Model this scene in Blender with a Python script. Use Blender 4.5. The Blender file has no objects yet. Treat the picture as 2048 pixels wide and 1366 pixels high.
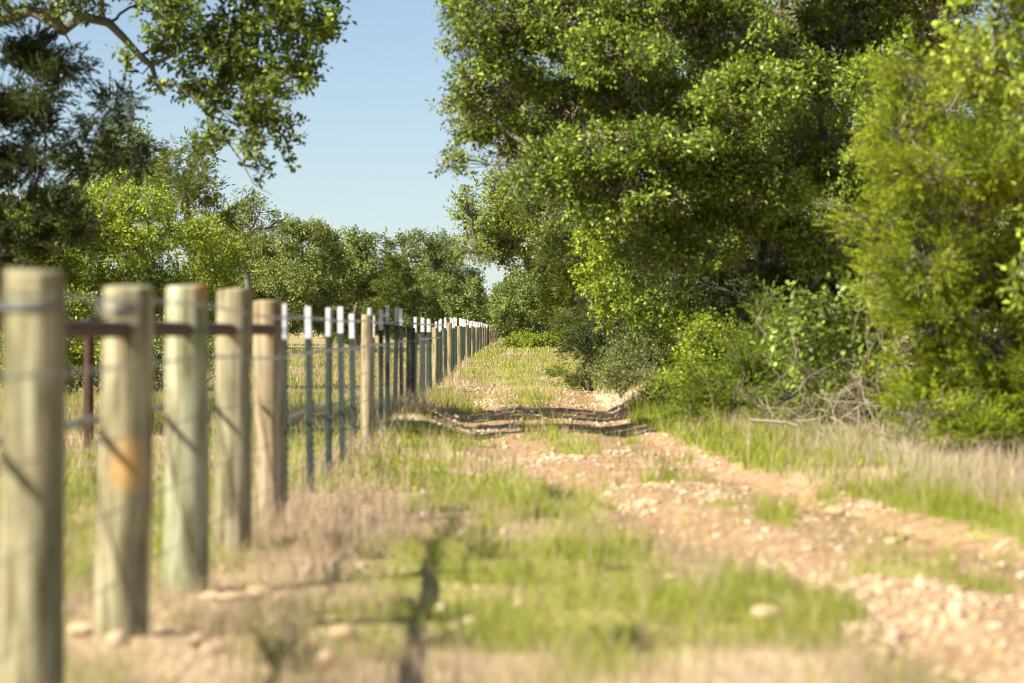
import bpy, math, random
import numpy as np
from mathutils import Vector, Matrix

# ---------------------------------------------------------------- basics
F = 6588.0            # focal length in pixels of the 2048 px wide photograph
VX, HY = 1022.0, 660.0
EYE = 1.22
SC = bpy.context.scene
COL = SC.collection
rng = np.random.default_rng(7)
random.seed(7)

def at(px, py, d):
    """point at distance d (metres along the road) seen at a place of the photograph"""
    return np.array([(px - VX) * d / F, d, EYE + (HY - py) * d / F])

def norm(a):
    return a / np.maximum(np.linalg.norm(a, axis=-1, keepdims=True), 1e-9)

# ---------------------------------------------------------------- noise
def _hash(ix, iy, s):
    h = (ix.astype(np.int64) * 374761393 + iy.astype(np.int64) * 668265263 + s * 982451653) & 0xFFFFFFFF
    h = ((h ^ (h >> 13)) * 1274126177) & 0xFFFFFFFF
    h = h ^ (h >> 16)
    return (h & 0xFFFF) / 65535.0

def vnoise(x, y, s=0):
    x = np.asarray(x, float); y = np.asarray(y, float)
    ix = np.floor(x); iy = np.floor(y)
    fx = x - ix; fy = y - iy
    fx = fx * fx * (3 - 2 * fx); fy = fy * fy * (3 - 2 * fy)
    a = _hash(ix, iy, s); b = _hash(ix + 1, iy, s); c = _hash(ix, iy + 1, s); d = _hash(ix + 1, iy + 1, s)
    return (a * (1 - fx) + b * fx) * (1 - fy) + (c * (1 - fx) + d * fx) * fy

def fbm(x, y, s=0, o=4):
    v = 0; a = 0.5; t = 0
    for i in range(o):
        v = v + a * vnoise(x * 2 ** i + 17.3 * i, y * 2 ** i - 9.1 * i, s + i); t += a; a *= 0.5
    return v / t

def sstep(a, b, x):
    t = np.clip((x - a) / (b - a), 0, 1)
    return t * t * (3 - 2 * t)

# ---------------------------------------------------------------- mesh helpers
def mesh_np(name, V, faces, mat=None, smooth=False, attrs=None, parent=None):
    """V (n,3); faces: list of (m,k) index arrays"""
    V = np.asarray(V, np.float32)
    me = bpy.data.meshes.new(name)
    me.vertices.add(len(V)); me.vertices.foreach_set('co', V.ravel())
    fs = [np.asarray(f, np.int32) for f in faces if len(f)]
    tot = np.concatenate([np.full(len(f), f.shape[1], np.int32) for f in fs])
    idx = np.concatenate([f.ravel() for f in fs])
    me.loops.add(len(idx)); me.loops.foreach_set('vertex_index', idx)
    me.polygons.add(len(tot))
    st = np.zeros(len(tot), np.int32); st[1:] = np.cumsum(tot)[:-1]
    me.polygons.foreach_set('loop_start', st)
    if smooth:
        me.polygons.foreach_set('use_smooth', np.ones(len(tot), bool))
    me.update(calc_edges=True)
    for k, v in (attrs or {}).items():
        a = me.attributes.new(k, 'FLOAT', 'POINT'); a.data.foreach_set('value', np.asarray(v, np.float32))
    if mat: me.materials.append(mat)
    o = bpy.data.objects.new(name, me); COL.objects.link(o)
    if parent is not None:
        o.parent = parent
    return o

class MB:
    """collects pieces for one mesh"""
    def __init__(s): s.V = []; s.F = {}; s.n = 0
    def add(s, V, *faces):
        V = np.asarray(V, float).reshape(-1, 3)
        for f in faces:
            f = np.asarray(f, int)
            if len(f): s.F.setdefault(f.shape[1], []).append(f + s.n)
        s.V.append(V); s.n += len(V)
    def tube(s, P, R, k=6, cap=True):
        P = np.asarray(P, float); n = len(P)
        R = np.broadcast_to(np.asarray(R, float), (n,))
        T = np.empty_like(P); T[1:-1] = P[2:] - P[:-2]; T[0] = P[1] - P[0]; T[-1] = P[-1] - P[-2]
        T = norm(T)
        up = np.array([0, 0, 1.0]) if abs(T[:, 2]).mean() < 0.8 else np.array([1.0, 0, 0])
        A = norm(np.cross(T, up)); B = np.cross(T, A)
        a = np.arange(k) * 2 * math.pi / k
        V = P[:, None] + R[:, None, None] * (np.cos(a)[None, :, None] * A[:, None] + np.sin(a)[None, :, None] * B[:, None])
        i = np.arange(n - 1)[:, None]; j = np.arange(k)[None]
        q = np.stack([i * k + j, i * k + (j + 1) % k, (i + 1) * k + (j + 1) % k, (i + 1) * k + j], -1).reshape(-1, 4)
        s.add(V.reshape(-1, 3), q)
        if cap:
            s.add(V[-1], [list(range(k))]); s.add(V[0], [list(range(k))[::-1]])
    def box(s, c, h):
        c = np.asarray(c, float); h = np.asarray(h, float)
        g = np.array([[x, y, z] for z in (-1, 1) for y in (-1, 1) for x in (-1, 1)], float) * h + c
        s.add(g, [[0, 2, 3, 1], [4, 5, 7, 6], [0, 1, 5, 4], [2, 6, 7, 3], [0, 4, 6, 2], [1, 3, 7, 5]])
    def build(s, name, mat, parent=None, smooth=False):
        return mesh_np(name, np.concatenate(s.V), [np.concatenate(f) for f in s.F.values()], mat, smooth, parent=parent)

def tag(o, label=None, cat=None, group=None, kind=None):
    if label: o['label'] = label
    if cat: o['category'] = cat
    if group: o['group'] = group
    if kind: o['kind'] = kind
    return o

def thing(name, loc, label, cat, group=None):
    o = bpy.data.objects.new(name, None); COL.objects.link(o)
    o.location = Vector([float(v) for v in loc]); o.empty_display_size = 0.2
    return tag(o, label, cat, group)

def dup(root, loc, rz=0.0, sc=1.0, label=None, group=None):
    r = root.copy(); COL.objects.link(r)
    r.location = Vector([float(v) for v in loc]); r.rotation_euler = (0, 0, rz)
    r.scale = (sc, sc, sc) if np.isscalar(sc) else sc
    if label: r['label'] = label
    if group: r['group'] = group
    for ch in list(root.children):
        c = ch.copy(); COL.objects.link(c); c.parent = r
        for g in ch.children:
            d = g.copy(); COL.objects.link(d); d.parent = c
    return r

# ---------------------------------------------------------------- materials
class NT:
    def __init__(s, name):
        s.m = bpy.data.materials.new(name); s.m.use_nodes = True
        s.t = s.m.node_tree; s.t.nodes.clear()
        s.out = s.n('ShaderNodeOutputMaterial')
    def n(s, typ, ins=None, **kw):
        nd = s.t.nodes.new(typ)
        for k, v in kw.items(): setattr(nd, k, v)
        for k, v in (ins or {}).items():
            if hasattr(v, 'is_linked') or isinstance(v, bpy.types.NodeSocket): s.t.links.new(v, nd.inputs[k])
            else: nd.inputs[k].default_value = v
        return nd
    def ramp(s, fac, stops, interp='LINEAR'):
        nd = s.n('ShaderNodeValToRGB'); cr = nd.color_ramp; cr.interpolation = interp
        while len(cr.elements) < len(stops): cr.elements.new(0.5)
        for e, (p, c) in zip(cr.elements, stops):
            e.position = p; e.color = (*c, 1) if len(c) == 3 else c
        s.t.links.new(fac, nd.inputs[0]); return nd.outputs[0]
    def mix(s, fac, a, b, mode='MIX'):
        nd = s.n('ShaderNodeMix', data_type='RGBA', blend_type=mode)
        for k, v in ((0, fac), (6, a), (7, b)):
            if isinstance(v, bpy.types.NodeSocket): s.t.links.new(v, nd.inputs[k])
            else: nd.inputs[k].default_value = v if k == 0 else (*v, 1)
        return nd.outputs[2]
    def math(s, op, a, b=0.0, clamp=False):
        nd = s.n('ShaderNodeMath', operation=op, use_clamp=clamp)
        for k, v in ((0, a), (1, b)):
            if isinstance(v, bpy.types.NodeSocket): s.t.links.new(v, nd.inputs[k])
            else: nd.inputs[k].default_value = v
        return nd.outputs[0]
    def noise(s, vec, scale, detail=4, rough=0.55):
        return s.n('ShaderNodeTexNoise', {'Vector': vec, 'Scale': scale, 'Detail': detail, 'Roughness': rough}).outputs[0]
    def surf(s, sh): s.t.links.new(sh, s.out.inputs[0]); return s.m
    def coord(s, which='Object'): return s.n('ShaderNodeTexCoord').outputs[which]
    def scaled(s, vec, sc): return s.n('ShaderNodeMapping', {'Vector': vec, 'Scale': sc}).outputs[0]

def leaf_mat(name, cols, trans=(0.2, 0.28, 0.03), tf=0.35, rough=0.42, spec=0.45, nscale=0.9):
    """cols: three base colours from dark to light; varies leaf by leaf and clump by clump"""
    cols = [tuple(min(v * g, .6) for v in c) for c, g in zip(cols, (1.2, 1.75, 1.9))]
    trans = tuple(min(v * 1.3, .6) for v in trans)
    t = NT(name)
    isl = t.n('ShaderNodeNewGeometry').outputs['Random Per Island']
    nz = t.noise(t.coord('Object'), nscale, 3)
    f = t.math('ADD', t.math('MULTIPLY', isl, 0.55), t.math('MULTIPLY', t.math('SUBTRACT', nz, 0.28), 1.0), True)
    c = t.ramp(f, [(0.05, cols[0]), (0.5, cols[1]), (0.95, cols[2])])
    hv = t.n('ShaderNodeHueSaturation', {'Color': c, 'Value': t.math('ADD', t.math('MULTIPLY', isl, 0.5), 0.75)}).outputs[0]
    p = t.n('ShaderNodeBsdfPrincipled', {'Base Color': hv, 'Roughness': rough, 'Specular IOR Level': spec * .42})
    tc = t.mix(0.5, hv, trans)
    tr = t.n('ShaderNodeBsdfTranslucent', {'Color': tc})
    mx = t.n('ShaderNodeMixShader', {0: tf, 1: p.outputs[0], 2: tr.outputs[0]})
    return t.surf(mx.outputs[0])

def bark_mat(name, a, b, scale=9):
    t = NT(name)
    co = t.coord('Object')
    n1 = t.noise(t.scaled(co, (1, 1, 0.35)), scale, 6, 0.65)
    n2 = t.noise(co, 2.2, 3)
    c = t.mix(t.math('MULTIPLY', n2, 0.8), t.ramp(n1, [(0.35, a), (0.68, b)]), (0.25, 0.26, 0.2))
    bp = t.n('ShaderNodeBump', {'Height': n1, 'Strength': 0.8, 'Distance': 0.02})
    p = t.n('ShaderNodeBsdfPrincipled', {'Base Color': c, 'Roughness': 0.9, 'Specular IOR Level': 0.2, 'Normal': bp.outputs[0]})
    return t.surf(p.outputs[0])

def twig_mat(name, a, b):
    t = NT(name)
    isl = t.n('ShaderNodeNewGeometry').outputs['Random Per Island']
    c = t.ramp(isl, [(0, a), (1, b)])
    p = t.n('ShaderNodeBsdfPrincipled', {'Base Color': c, 'Roughness': 0.85, 'Specular IOR Level': 0.2})
    return t.surf(p.outputs[0])

def blade_mat(name, stops, trans=0.3, nscale=0.7):
    t = NT(name)
    isl = t.n('ShaderNodeNewGeometry').outputs['Random Per Island']
    nz = t.noise(t.coord('Object'), nscale, 3)
    f = t.math('ADD', t.math('MULTIPLY', isl, 0.6), t.math('MULTIPLY', t.math('SUBTRACT', nz, 0.3), 1.0), True)
    c = t.ramp(f, stops)
    d = t.n('ShaderNodeBsdfPrincipled', {'Base Color': c, 'Roughness': 0.6, 'Specular IOR Level': 0.25})
    tr = t.n('ShaderNodeBsdfTranslucent', {'Color': c})
    return t.surf(t.n('ShaderNodeMixShader', {0: trans, 1: d.outputs[0], 2: tr.outputs[0]}).outputs[0])

def post_mat(name, a, b, c, stain=None, stain_at=None):
    """weathered pressure treated timber: long grain, greenish drift, knots, drying cracks"""
    t = NT(name)
    co = t.coord('Object')
    ri = t.n('ShaderNodeObjectInfo').outputs['Random']
    off = t.n('ShaderNodeCombineXYZ', {'X': t.math('MULTIPLY', ri, 31.0), 'Y': t.math('MULTIPLY', ri, 17.0), 'Z': 0.0}).outputs[0]
    co2 = t.n('ShaderNodeVectorMath', {0: co, 1: off}, operation='ADD').outputs[0]
    g = t.noise(t.scaled(co2, (34, 34, 2.2)), 1.0, 6, 0.6)
    d = t.noise(t.scaled(co2, (15, 15, 2.4)), 1.0, 3)
    base = t.ramp(g, [(0.3, a), (0.52, b), (0.72, c)])
    blot = t.ramp(d, [(0.36, (0.36, 0.345, 0.225)), (0.5, (0.82, 0.86, 0.78)), (0.64, (1.0, 1.0, 1.0))])
    col = t.mix(0.9, base, blot, 'MULTIPLY')
    e = t.noise(t.scaled(co2, (12, 12, 1.0)), 1.0, 4, 0.6)
    col = t.mix(t.ramp(e, [(0.5, (0, 0, 0)), (0.6, (.36, .36, .36))]), col, (0.23, 0.24, 0.14))
    col = t.mix(t.ramp(e, [(0.36, (.5, .5, .5)), (0.44, (0, 0, 0))]), col, (0.58, 0.5, 0.34))
    crack = t.ramp(t.noise(t.scaled(co2, (60, 60, 1.1)), 1.0, 2), [(0.32, (0.2, 0.15, 0.09)), (0.39, (1, 1, 1))])
    col = t.mix(0.8, col, crack, 'MULTIPLY')
    vor = t.n('ShaderNodeTexVoronoi', {'Vector': t.scaled(co2, (9, 9, 3.2)), 'Scale': 1.0})
    knot = t.ramp(vor.outputs['Distance'], [(0.06, (0.3, 0.17, 0.08)), (0.2, (1, 1, 1))])
    col = t.mix(0.5, col, knot, 'MULTIPLY')
    if stain:
        dv = t.n('ShaderNodeVectorMath', {0: t.scaled(co, (1, 1, 0.75)), 1: (stain_at[0], stain_at[1], stain_at[2] * 0.75)}, operation='DISTANCE').outputs['Value']
        wob = t.math('ADD', dv, t.math('MULTIPLY', t.noise(co, 14, 3), 0.09))
        fac = t.ramp(wob, [(0.05, (.85, .85, .85)), (0.15, (0, 0, 0))])
        col = t.mix(fac, col, stain)
    bp = t.n('ShaderNodeBump', {'Height': g, 'Strength': 0.5, 'Distance': 0.006})
    p = t.n('ShaderNodeBsdfPrincipled', {'Base Color': col, 'Roughness': 0.85, 'Specular IOR Level': 0.2, 'Normal': bp.outputs[0]})
    return t.surf(p.outputs[0])

def plain_mat(name, c, rough=0.5, metal=0.0, var=0.25, scale=30, c2=None):
    t = NT(name)
    n = t.noise(t.coord('Object'), scale, 4)
    col = t.ramp(n, [(0.3, tuple(v * (1 - var) for v in c)), (0.7, c2 or c)])
    p = t.n('ShaderNodeBsdfPrincipled', {'Base Color': col, 'Roughness': rough, 'Metallic': metal})
    return t.surf(p.outputs[0])

M = {}
M['oak'] = leaf_mat('live_oak_leaf', [(0.042, 0.062, 0.01), (0.105, 0.146, 0.017), (0.195, 0.248, 0.035)], (0.27, 0.33, 0.03), 0.26, 0.42, 0.55)
M['oak_limb'] = leaf_mat('limb_oak_leaf', [(0.035, 0.058, 0.011), (0.082, 0.125, 0.018), (0.2, 0.24, 0.03)], (0.28, 0.29, 0.03), 0.28, 0.45, 0.5, 1.6)
M['oak_yellow'] = leaf_mat('yellowing_oak_leaf', [(0.05, 0.07, 0.013), (0.12, 0.155, 0.024), (0.22, 0.245, 0.035)], (0.31, 0.33, 0.03), 0.3, 0.45, 0.45)
M['oak_far'] = leaf_mat('far_oak_leaf', [(0.05, 0.072, 0.022), (0.108, 0.14, 0.036), (0.185, 0.215, 0.058)], (0.22, 0.27, 0.04), 0.25, 0.48, 0.4, 0.35)
M['oak_grey'] = leaf_mat('grey_green_oak_leaf', [(0.055, 0.072, 0.024), (0.125, 0.148, 0.04), (0.2, 0.222, 0.06)], (0.24, 0.27, 0.04), 0.25, 0.5, 0.35, 0.35)
M['bright'] = leaf_mat('bright_green_leaf', [(0.06, 0.085, 0.012), (0.14, 0.178, 0.02), (0.235, 0.27, 0.035)], (0.32, 0.37, 0.03), 0.32, 0.42, 0.45)
M['bush_yellow'] = leaf_mat('yellow_bush_leaf', [(0.06, 0.088, 0.011), (0.165, 0.21, 0.019), (0.265, 0.31, 0.034)], (0.33, 0.39, 0.03), 0.34, 0.45, 0.4)
M['vine'] = leaf_mat('glossy_vine_leaf', [(0.05, 0.075, 0.012), (0.125, 0.17, 0.022), (0.2, 0.26, 0.045)], (0.3, 0.36, 0.03), 0.28, 0.42, 0.9)
M['cedar'] = leaf_mat('cedar_spray', [(0.05, 0.074, 0.009), (0.16, 0.206, 0.014), (0.29, 0.34, 0.027)], (0.35, 0.39, 0.03), 0.26, 0.6, 0.25)
M['cedar_dark_and_shaded'] = leaf_mat('dark_and_shaded_cedar_spray', [(0.02, 0.03, 0.01), (0.035, 0.048, 0.014), (0.065, 0.078, 0.022)], (0.1, 0.12, 0.03), 0.2, 0.6, 0.25)  # dark green own tone; for cedars under oaks, shade put into the colour
M['cedar_olive'] = leaf_mat('olive_cedar_spray', [(0.04, 0.055, 0.012), (0.078, 0.098, 0.018), (0.135, 0.155, 0.026)], (0.18, 0.2, 0.03), 0.24, 0.6, 0.25)
M['cedar_mid'] = leaf_mat('mid_cedar_spray', [(0.05, 0.07, 0.011), (0.11, 0.142, 0.016), (0.19, 0.225, 0.028)], (0.25, 0.28, 0.03), 0.28, 0.6, 0.25)
M['bark'] = bark_mat('oak_bark', (0.035, 0.028, 0.022), (0.16, 0.125, 0.095))
M['bark_cedar'] = bark_mat('cedar_bark', (0.04, 0.027, 0.02), (0.14, 0.1, 0.075), 14)
M['twig'] = twig_mat('twig_bark', (0.1, 0.08, 0.06), (0.26, 0.22, 0.17))
M['moss'] = twig_mat('ball_moss', (0.15, 0.125, 0.075), (0.38, 0.33, 0.22))
M['dead'] = twig_mat('dead_wood', (0.24, 0.185, 0.125), (0.5, 0.42, 0.3))
M['grass'] = blade_mat('green_grass', [(0.0, (0.14, 0.18, 0.02)), (0.4, (0.29, 0.345, 0.035)), (0.75, (0.43, 0.44, 0.06)), (1.0, (0.52, 0.43, 0.17))], 0.35)
M['grass_lush'] = blade_mat('lush_grass', [(0.0, (0.15, 0.2, 0.02)), (0.5, (0.32, 0.385, 0.035)), (1.0, (0.47, 0.46, 0.07))], 0.4)
M['straw'] = blade_mat('dry_grass', [(0.0, (0.27, 0.18, 0.12)), (0.45, (0.48, 0.35, 0.235)), (0.8, (0.6, 0.48, 0.34)), (1.0, (0.43, 0.4, 0.13))], 0.3)
M['straw_grey'] = blade_mat('grey_dry_grass', [(0.0, (0.33, 0.25, 0.17)), (0.5, (0.54, 0.44, 0.32)), (1.0, (0.7, 0.6, 0.44))], 0.3)
M['weed'] = blade_mat('dark_weed', [(0.0, (0.03, 0.045, 0.012)), (0.6, (0.08, 0.11, 0.02)), (1.0, (0.15, 0.15, 0.05))], 0.2)
M['post_tan'] = post_mat('tan_post_timber', (0.2, 0.14, 0.075), (0.37, 0.285, 0.17), (0.5, 0.41, 0.26))
M['post_olive'] = post_mat('olive_post_timber', (0.15, 0.122, 0.065), (0.35, 0.3, 0.185), (0.53, 0.475, 0.33))
M['post_stain'] = post_mat('stained_post_timber', (0.15, 0.122, 0.065), (0.35, 0.3, 0.185), (0.53, 0.475, 0.33), (0.62, 0.33, 0.08), (0.03, -0.1, 0.67))
M['post_green'] = post_mat('greenish_post_timber', (0.19, 0.185, 0.105), (0.38, 0.38, 0.245), (0.55, 0.55, 0.4), (0.45, 0.17, 0.05), (0.095, -0.05, 1.46))
M['post_brown'] = post_mat('brown_post_timber', (0.22, 0.15, 0.08), (0.41, 0.31, 0.19), (0.55, 0.44, 0.29))
M['post_shade_painted'] = post_mat('shade_painted_post_timber', (0.015, 0.011, 0.008), (0.035, 0.026, 0.02), (0.07, 0.05, 0.035))  # tree shade on the second line post, put into the timber colour
M['tgreen'] = plain_mat('green_post_paint', (0.006, 0.023, 0.012), 0.7, 0, 0.35, 40)
M['twhite'] = plain_mat('white_post_paint', (0.5, 0.51, 0.54), 0.5, 0, 0.3, 25)
M['rust'] = plain_mat('rusty_pipe', (0.055, 0.025, 0.014), 0.85, 0.05, 0.6, 22, (0.095, 0.042, 0.021))
M['wire'] = plain_mat('galvanised_wire', (0.22, 0.22, 0.225), 0.5, 0.4, 0.25, 60)
M['rail'] = plain_mat('grey_rail_pole', (0.34, 0.31, 0.29), 0.8, 0, 0.35, 18)
M['road_far'] = plain_mat('grey_lane', (0.3, 0.29, 0.29), 0.9, 0, 0.15, 3)

def rock_mat(name, a, b, c):
    t = NT(name)
    isl = t.n('ShaderNodeNewGeometry').outputs['Random Per Island']
    n = t.noise(t.coord('Object'), 40, 4)
    c1 = t.ramp(isl, [(0.0, a), (0.5, b), (1.0, c)])
    col = t.mix(t.math('MULTIPLY', n, 0.6), c1, (0.5, 0.31, 0.17))
    bp = t.n('ShaderNodeBump', {'Height': n, 'Strength': 0.5, 'Distance': 0.01})
    p = t.n('ShaderNodeBsdfPrincipled', {'Base Color': col, 'Roughness': 0.85, 'Specular IOR Level': 0.25, 'Normal': bp.outputs[0]})
    return t.surf(p.outputs[0])
M['rock'] = rock_mat('limestone', (0.43, 0.29, 0.17), (0.56, 0.43, 0.28), (0.68, 0.58, 0.44))

# ---------------------------------------------------------------- terrain
RY = [-60, 5, 11, 15, 18, 23.6, 27.7, 33.5, 42, 57, 73, 90, 130, 400]
RL = [3.4, 1.9, 1.5, 1.35, 1.0, .6, .12, -.35, -.95, -.95, -.8, -.8, -.6, 0]
RR = [5.4, 3.7, 3.4, 3.1, 2.9, 2.35, 2.05, 1.9, 1.6, 1.95, 1.75, 1.6, 1.4, 1.6]
def road_edges(y):
    return np.interp(y, RY, RL), np.interp(y, RY, RR)
def road_mask(x, y):
    """1 on bare gravel / dirt of the track, 0 on grass"""
    l, r = road_edges(y)
    w = (r - l)
    t = (x - l) / w
    n = fbm(x * 1.4, y * 0.55, 3)
    n2 = fbm(x * 4.0, y * 1.6, 9, 3)
    inside = sstep(-0.14, 0.1, t + (n - .5) * .35) * (1 - sstep(0.9, 1.14, t + (n - .5) * .35))
    hump = np.exp(-((t - 0.45) / 0.14) ** 2) * sstep(10, 25, y) * (0.25 + sstep(45, 90, y))
    m = inside * (1.0 - .95 * hump) + (n - 0.5) * 1.5 + (n2 - .5) * .8
    far = sstep(58, 82, y)
    m = m - far * 0.5
    return sstep(0.5, 0.72, m) * sstep(0.02, 0.25, inside)

def dry_mask(x, y):
    """1 where the verge is straw coloured"""
    n = fbm(x * 0.8 + 5, y * 0.35, 21)
    f = np.exp(-((x + 1.15) / 0.55) ** 2) * sstep(13, 15, y) * (1 - sstep(24, 27, y)) * 0.3
    f = f + sstep(2.9, 3.6, x - .03 * (y - 25)) * sstep(15, 20, y) * (1 - sstep(36, 42, y)) * 0.3
    f = f + np.exp(-((x - 0.4) / 0.9) ** 2) * (1 - sstep(12.5, 15, y)) * 0.25
    f = f - .1 * sstep(60, 75, y) * (1 - sstep(95, 110, y)) * sstep(-1.3, -.6, x)
    return sstep(0.46, 0.66, n + f)

def gz(x, y):
    x = np.asarray(x, float); y = np.asarray(y, float)
    l, r = road_edges(y)
    t = (x - l) / (r - l)
    near = 1 - sstep(150, 260, y)
    z = (fbm(x * 0.45, y * 0.3, 1) - 0.5) * 0.14 * near
    z = z + (fbm(x * 3, y * 2.2, 5, 3) - 0.5) * 0.045 * near * (1 - sstep(60, 100, y))
    z = z - 0.06 * (np.exp(-((t - .12) / .14) ** 2) + np.exp(-((t - .85) / .14) ** 2)) * (1 - sstep(70, 110, y))
    # right verge rises, with a cut bank beyond the dip
    z = z + 0.03 * sstep(0.0, 1.6, x - r) * sstep(8, 14, y) * (1 - sstep(70, 100, y))
    z = z + 0.045 * sstep(-0.06, 0.06, x - r + .16 + (fbm(x * 2.2, y * 1.1, 141, 3) - .5) * .5) * sstep(17, 20, y) * (1 - sstep(36, 42, y))
    z = z + 0.34 * sstep(-0.15, 0.6, x - r + .25) * np.exp(-((y - 56) / 7.5) ** 2)
    z = z + 0.2 * np.exp(-((x + 1.25) / .5) ** 2) * np.exp(-((y - 43) / 3.5) ** 2)
    z = z + 0.16 * sstep(60, 100, y) * (1 - sstep(250, 330, y)) * sstep(-6, -2, x)
    return z

def make_ground():
    xs = np.concatenate([-np.geomspace(900, 5.2, 46), np.arange(-5, -1.3, 0.1), np.arange(-1.3, -.72, .032), np.arange(-.72, -.2, .014), np.arange(-.2, 4.2, 0.032), np.arange(4.2, 8, .12), np.geomspace(8.2, 900, 44)])
    ys = np.concatenate([[-300, -120, -50, -20, -5, 2, 6], np.arange(8, 22, 0.055), np.arange(22, 62, 0.13), np.arange(62, 130, 0.5), np.geomspace(131, 3000, 90)])
    X, Y = np.meshgrid(xs, ys)
    Z = gz(X, Y)
    V = np.stack([X, Y, Z], -1).reshape(-1, 3)
    nx, ny = len(xs), len(ys)
    i = np.arange(ny - 1)[:, None]; j = np.arange(nx - 1)[None]
    q = np.stack([i * nx + j, i * nx + j + 1, (i + 1) * nx + j + 1, (i + 1) * nx + j], -1).reshape(-1, 4)
    rm = road_mask(X, Y).ravel(); dm = dry_mask(X, Y).ravel()
    # bare red soil in the paddock behind the fence
    pad = (sstep(0.56, 0.68, fbm(X * .35 + 3, Y * .16, 33)) * sstep(-1.7, -2.2, X)).ravel() if False else \
          (sstep(0.56, 0.68, fbm(X * .35 + 3, Y * .16, 33)) * (1 - sstep(-2.2, -1.7, X))).ravel()
    t = NT('ground_soil')
    at_ = lambda n: t.n('ShaderNodeAttribute', attribute_name=n).outputs['Fac']
    co = t.coord('Object')
    n1 = t.noise(co, 1.3, 6, 0.6); n2 = t.noise(co, 14, 5, 0.6); n3 = t.noise(t.scaled(co, (1, .5, 1)), 4, 4)
    soil = t.ramp(n2, [(0.3, (0.21, 0.118, 0.055)), (0.5, (0.37, 0.235, 0.125)), (0.72, (0.5, 0.375, 0.235))])
    vor = t.n('ShaderNodeTexVoronoi', {'Vector': co, 'Scale': 26.0, 'Randomness': 1.0})
    peb = t.ramp(t.n('ShaderNodeSeparateColor', {'Color': vor.outputs['Color']}).outputs[0], [(0.2, (0.32, 0.17, 0.085)), (0.6, (0.5, 0.34, 0.2)), (1.0, (0.66, 0.52, 0.36))])
    pm = t.ramp(n3, [(0.5, (0, 0, 0)), (0.66, (1, 1, 1))])
    road = t.mix(pm, soil, peb)
    grassy = t.ramp(n2, [(0.3, (0.24, 0.2, 0.075)), (0.55, (0.34, 0.31, 0.095)), (0.75, (0.44, 0.36, 0.17))])
    dry = t.ramp(n2, [(0.3, (0.42, 0.29, 0.17)), (0.7, (0.6, 0.46, 0.29))])
    g = t.mix(at_('dry'), grassy, dry)
    c = t.mix(at_('road'), g, road)
    c = t.mix(at_('bare'), c, soil)
    hgt = t.math('ADD', n2, t.math('MULTIPLY', vor.outputs['Distance'], 0.8))
    bp = t.n('ShaderNodeBump', {'Height': hgt, 'Strength': 0.8, 'Distance': 0.03})
    p = t.n('ShaderNodeBsdfPrincipled', {'Base Color': c, 'Roughness': 0.95, 'Specular IOR Level': 0.1, 'Normal': bp.outputs[0]})
    m = t.surf(p.outputs[0])
    o = mesh_np('ground', V, [q], m, True, {'road': rm, 'dry': dm, 'bare': pad})
    tag(o, 'grassy ranch ground with a rutted pink gravel track running away along the fence', None, None, 'structure')
make_ground()

# grey lane crossing the far paddock, just above the ground sheet
lx = np.linspace(-90, -3.4, 60)
lv = []
for x in lx:
    for y in (204.0, 213.0):
        lv.append((x, y, float(gz(x, y)) + 0.05))
lv = np.array(lv); lv[:, 2] = lv[:, 2].max()
k = np.arange(59)[:, None] * 2
lane = mesh_np('lane', lv, [np.concatenate([k, k + 2, k + 3, k + 1], 1)], M['road_far'])
tag(lane, 'pale grey lane crossing the far side of the paddock under the trees', None, None, 'structure')

# ---------------------------------------------------------------- grass and gravel
def make_blades(name, X, Y, h, w, lean, mat, label, cat):
    n = len(X)
    Z = gz(X, Y)
    h = h * (.45 + 1.3 * sstep(.3, .75, fbm(X * 3.2, Y * 2.6, 131, 3)))
    P = np.stack([X, Y, Z - 0.01], -1)
    a = rng.uniform(0, 2 * math.pi, n); b = rng.uniform(0, 2 * math.pi, n)
    S = np.stack([np.cos(a), np.sin(a), 0 * a], -1) * (w / 2)[:, None]
    L = np.stack([np.cos(b), np.sin(b), 0 * b], -1) * (h * lean)[:, None]
    U = np.array([0, 0, 1.0])
    mid = P + L * 0.3 + U * (h * 0.55)[:, None]
    tip = P + L + U * (h * np.sqrt(np.maximum(1 - lean ** 2 * .5, .3)))[:, None]
    V = np.stack([P - S, P + S, mid + S * 0.75, mid - S * 0.75, tip], 1).reshape(-1, 3)
    i = np.arange(n)[:, None] * 5
    o = mesh_np(name, V, [np.concatenate([i, i + 1, i + 2, i + 3], 1), np.concatenate([i + 3, i + 2, i + 4], 1)], mat)
    return tag(o, label, cat, None, 'stuff')

def scatter(n, y0, y1, xf0, xf1, p):
    """n candidates spread over the wedge of ground between xf0(y) and xf1(y); keeps those passing p"""
    y = np.sqrt(rng.uniform(y0 * y0, y1 * y1, n)); u = rng.uniform(0, 1, n)
    x = xf0(y) + u * (xf1(y) - xf0(y))
    k = rng.uniform(0, 1, n) < p(x, y)
    return x[k], y[k]

LF = lambda y: -0.19 * y - 0.9
RF = lambda y: np.minimum(0.19 * y + 0.9, 9.5)
def clump(x, y, s, f=2.6): return sstep(0.34, 0.62, fbm(x * f, y * f * .8, s, 3))

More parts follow.
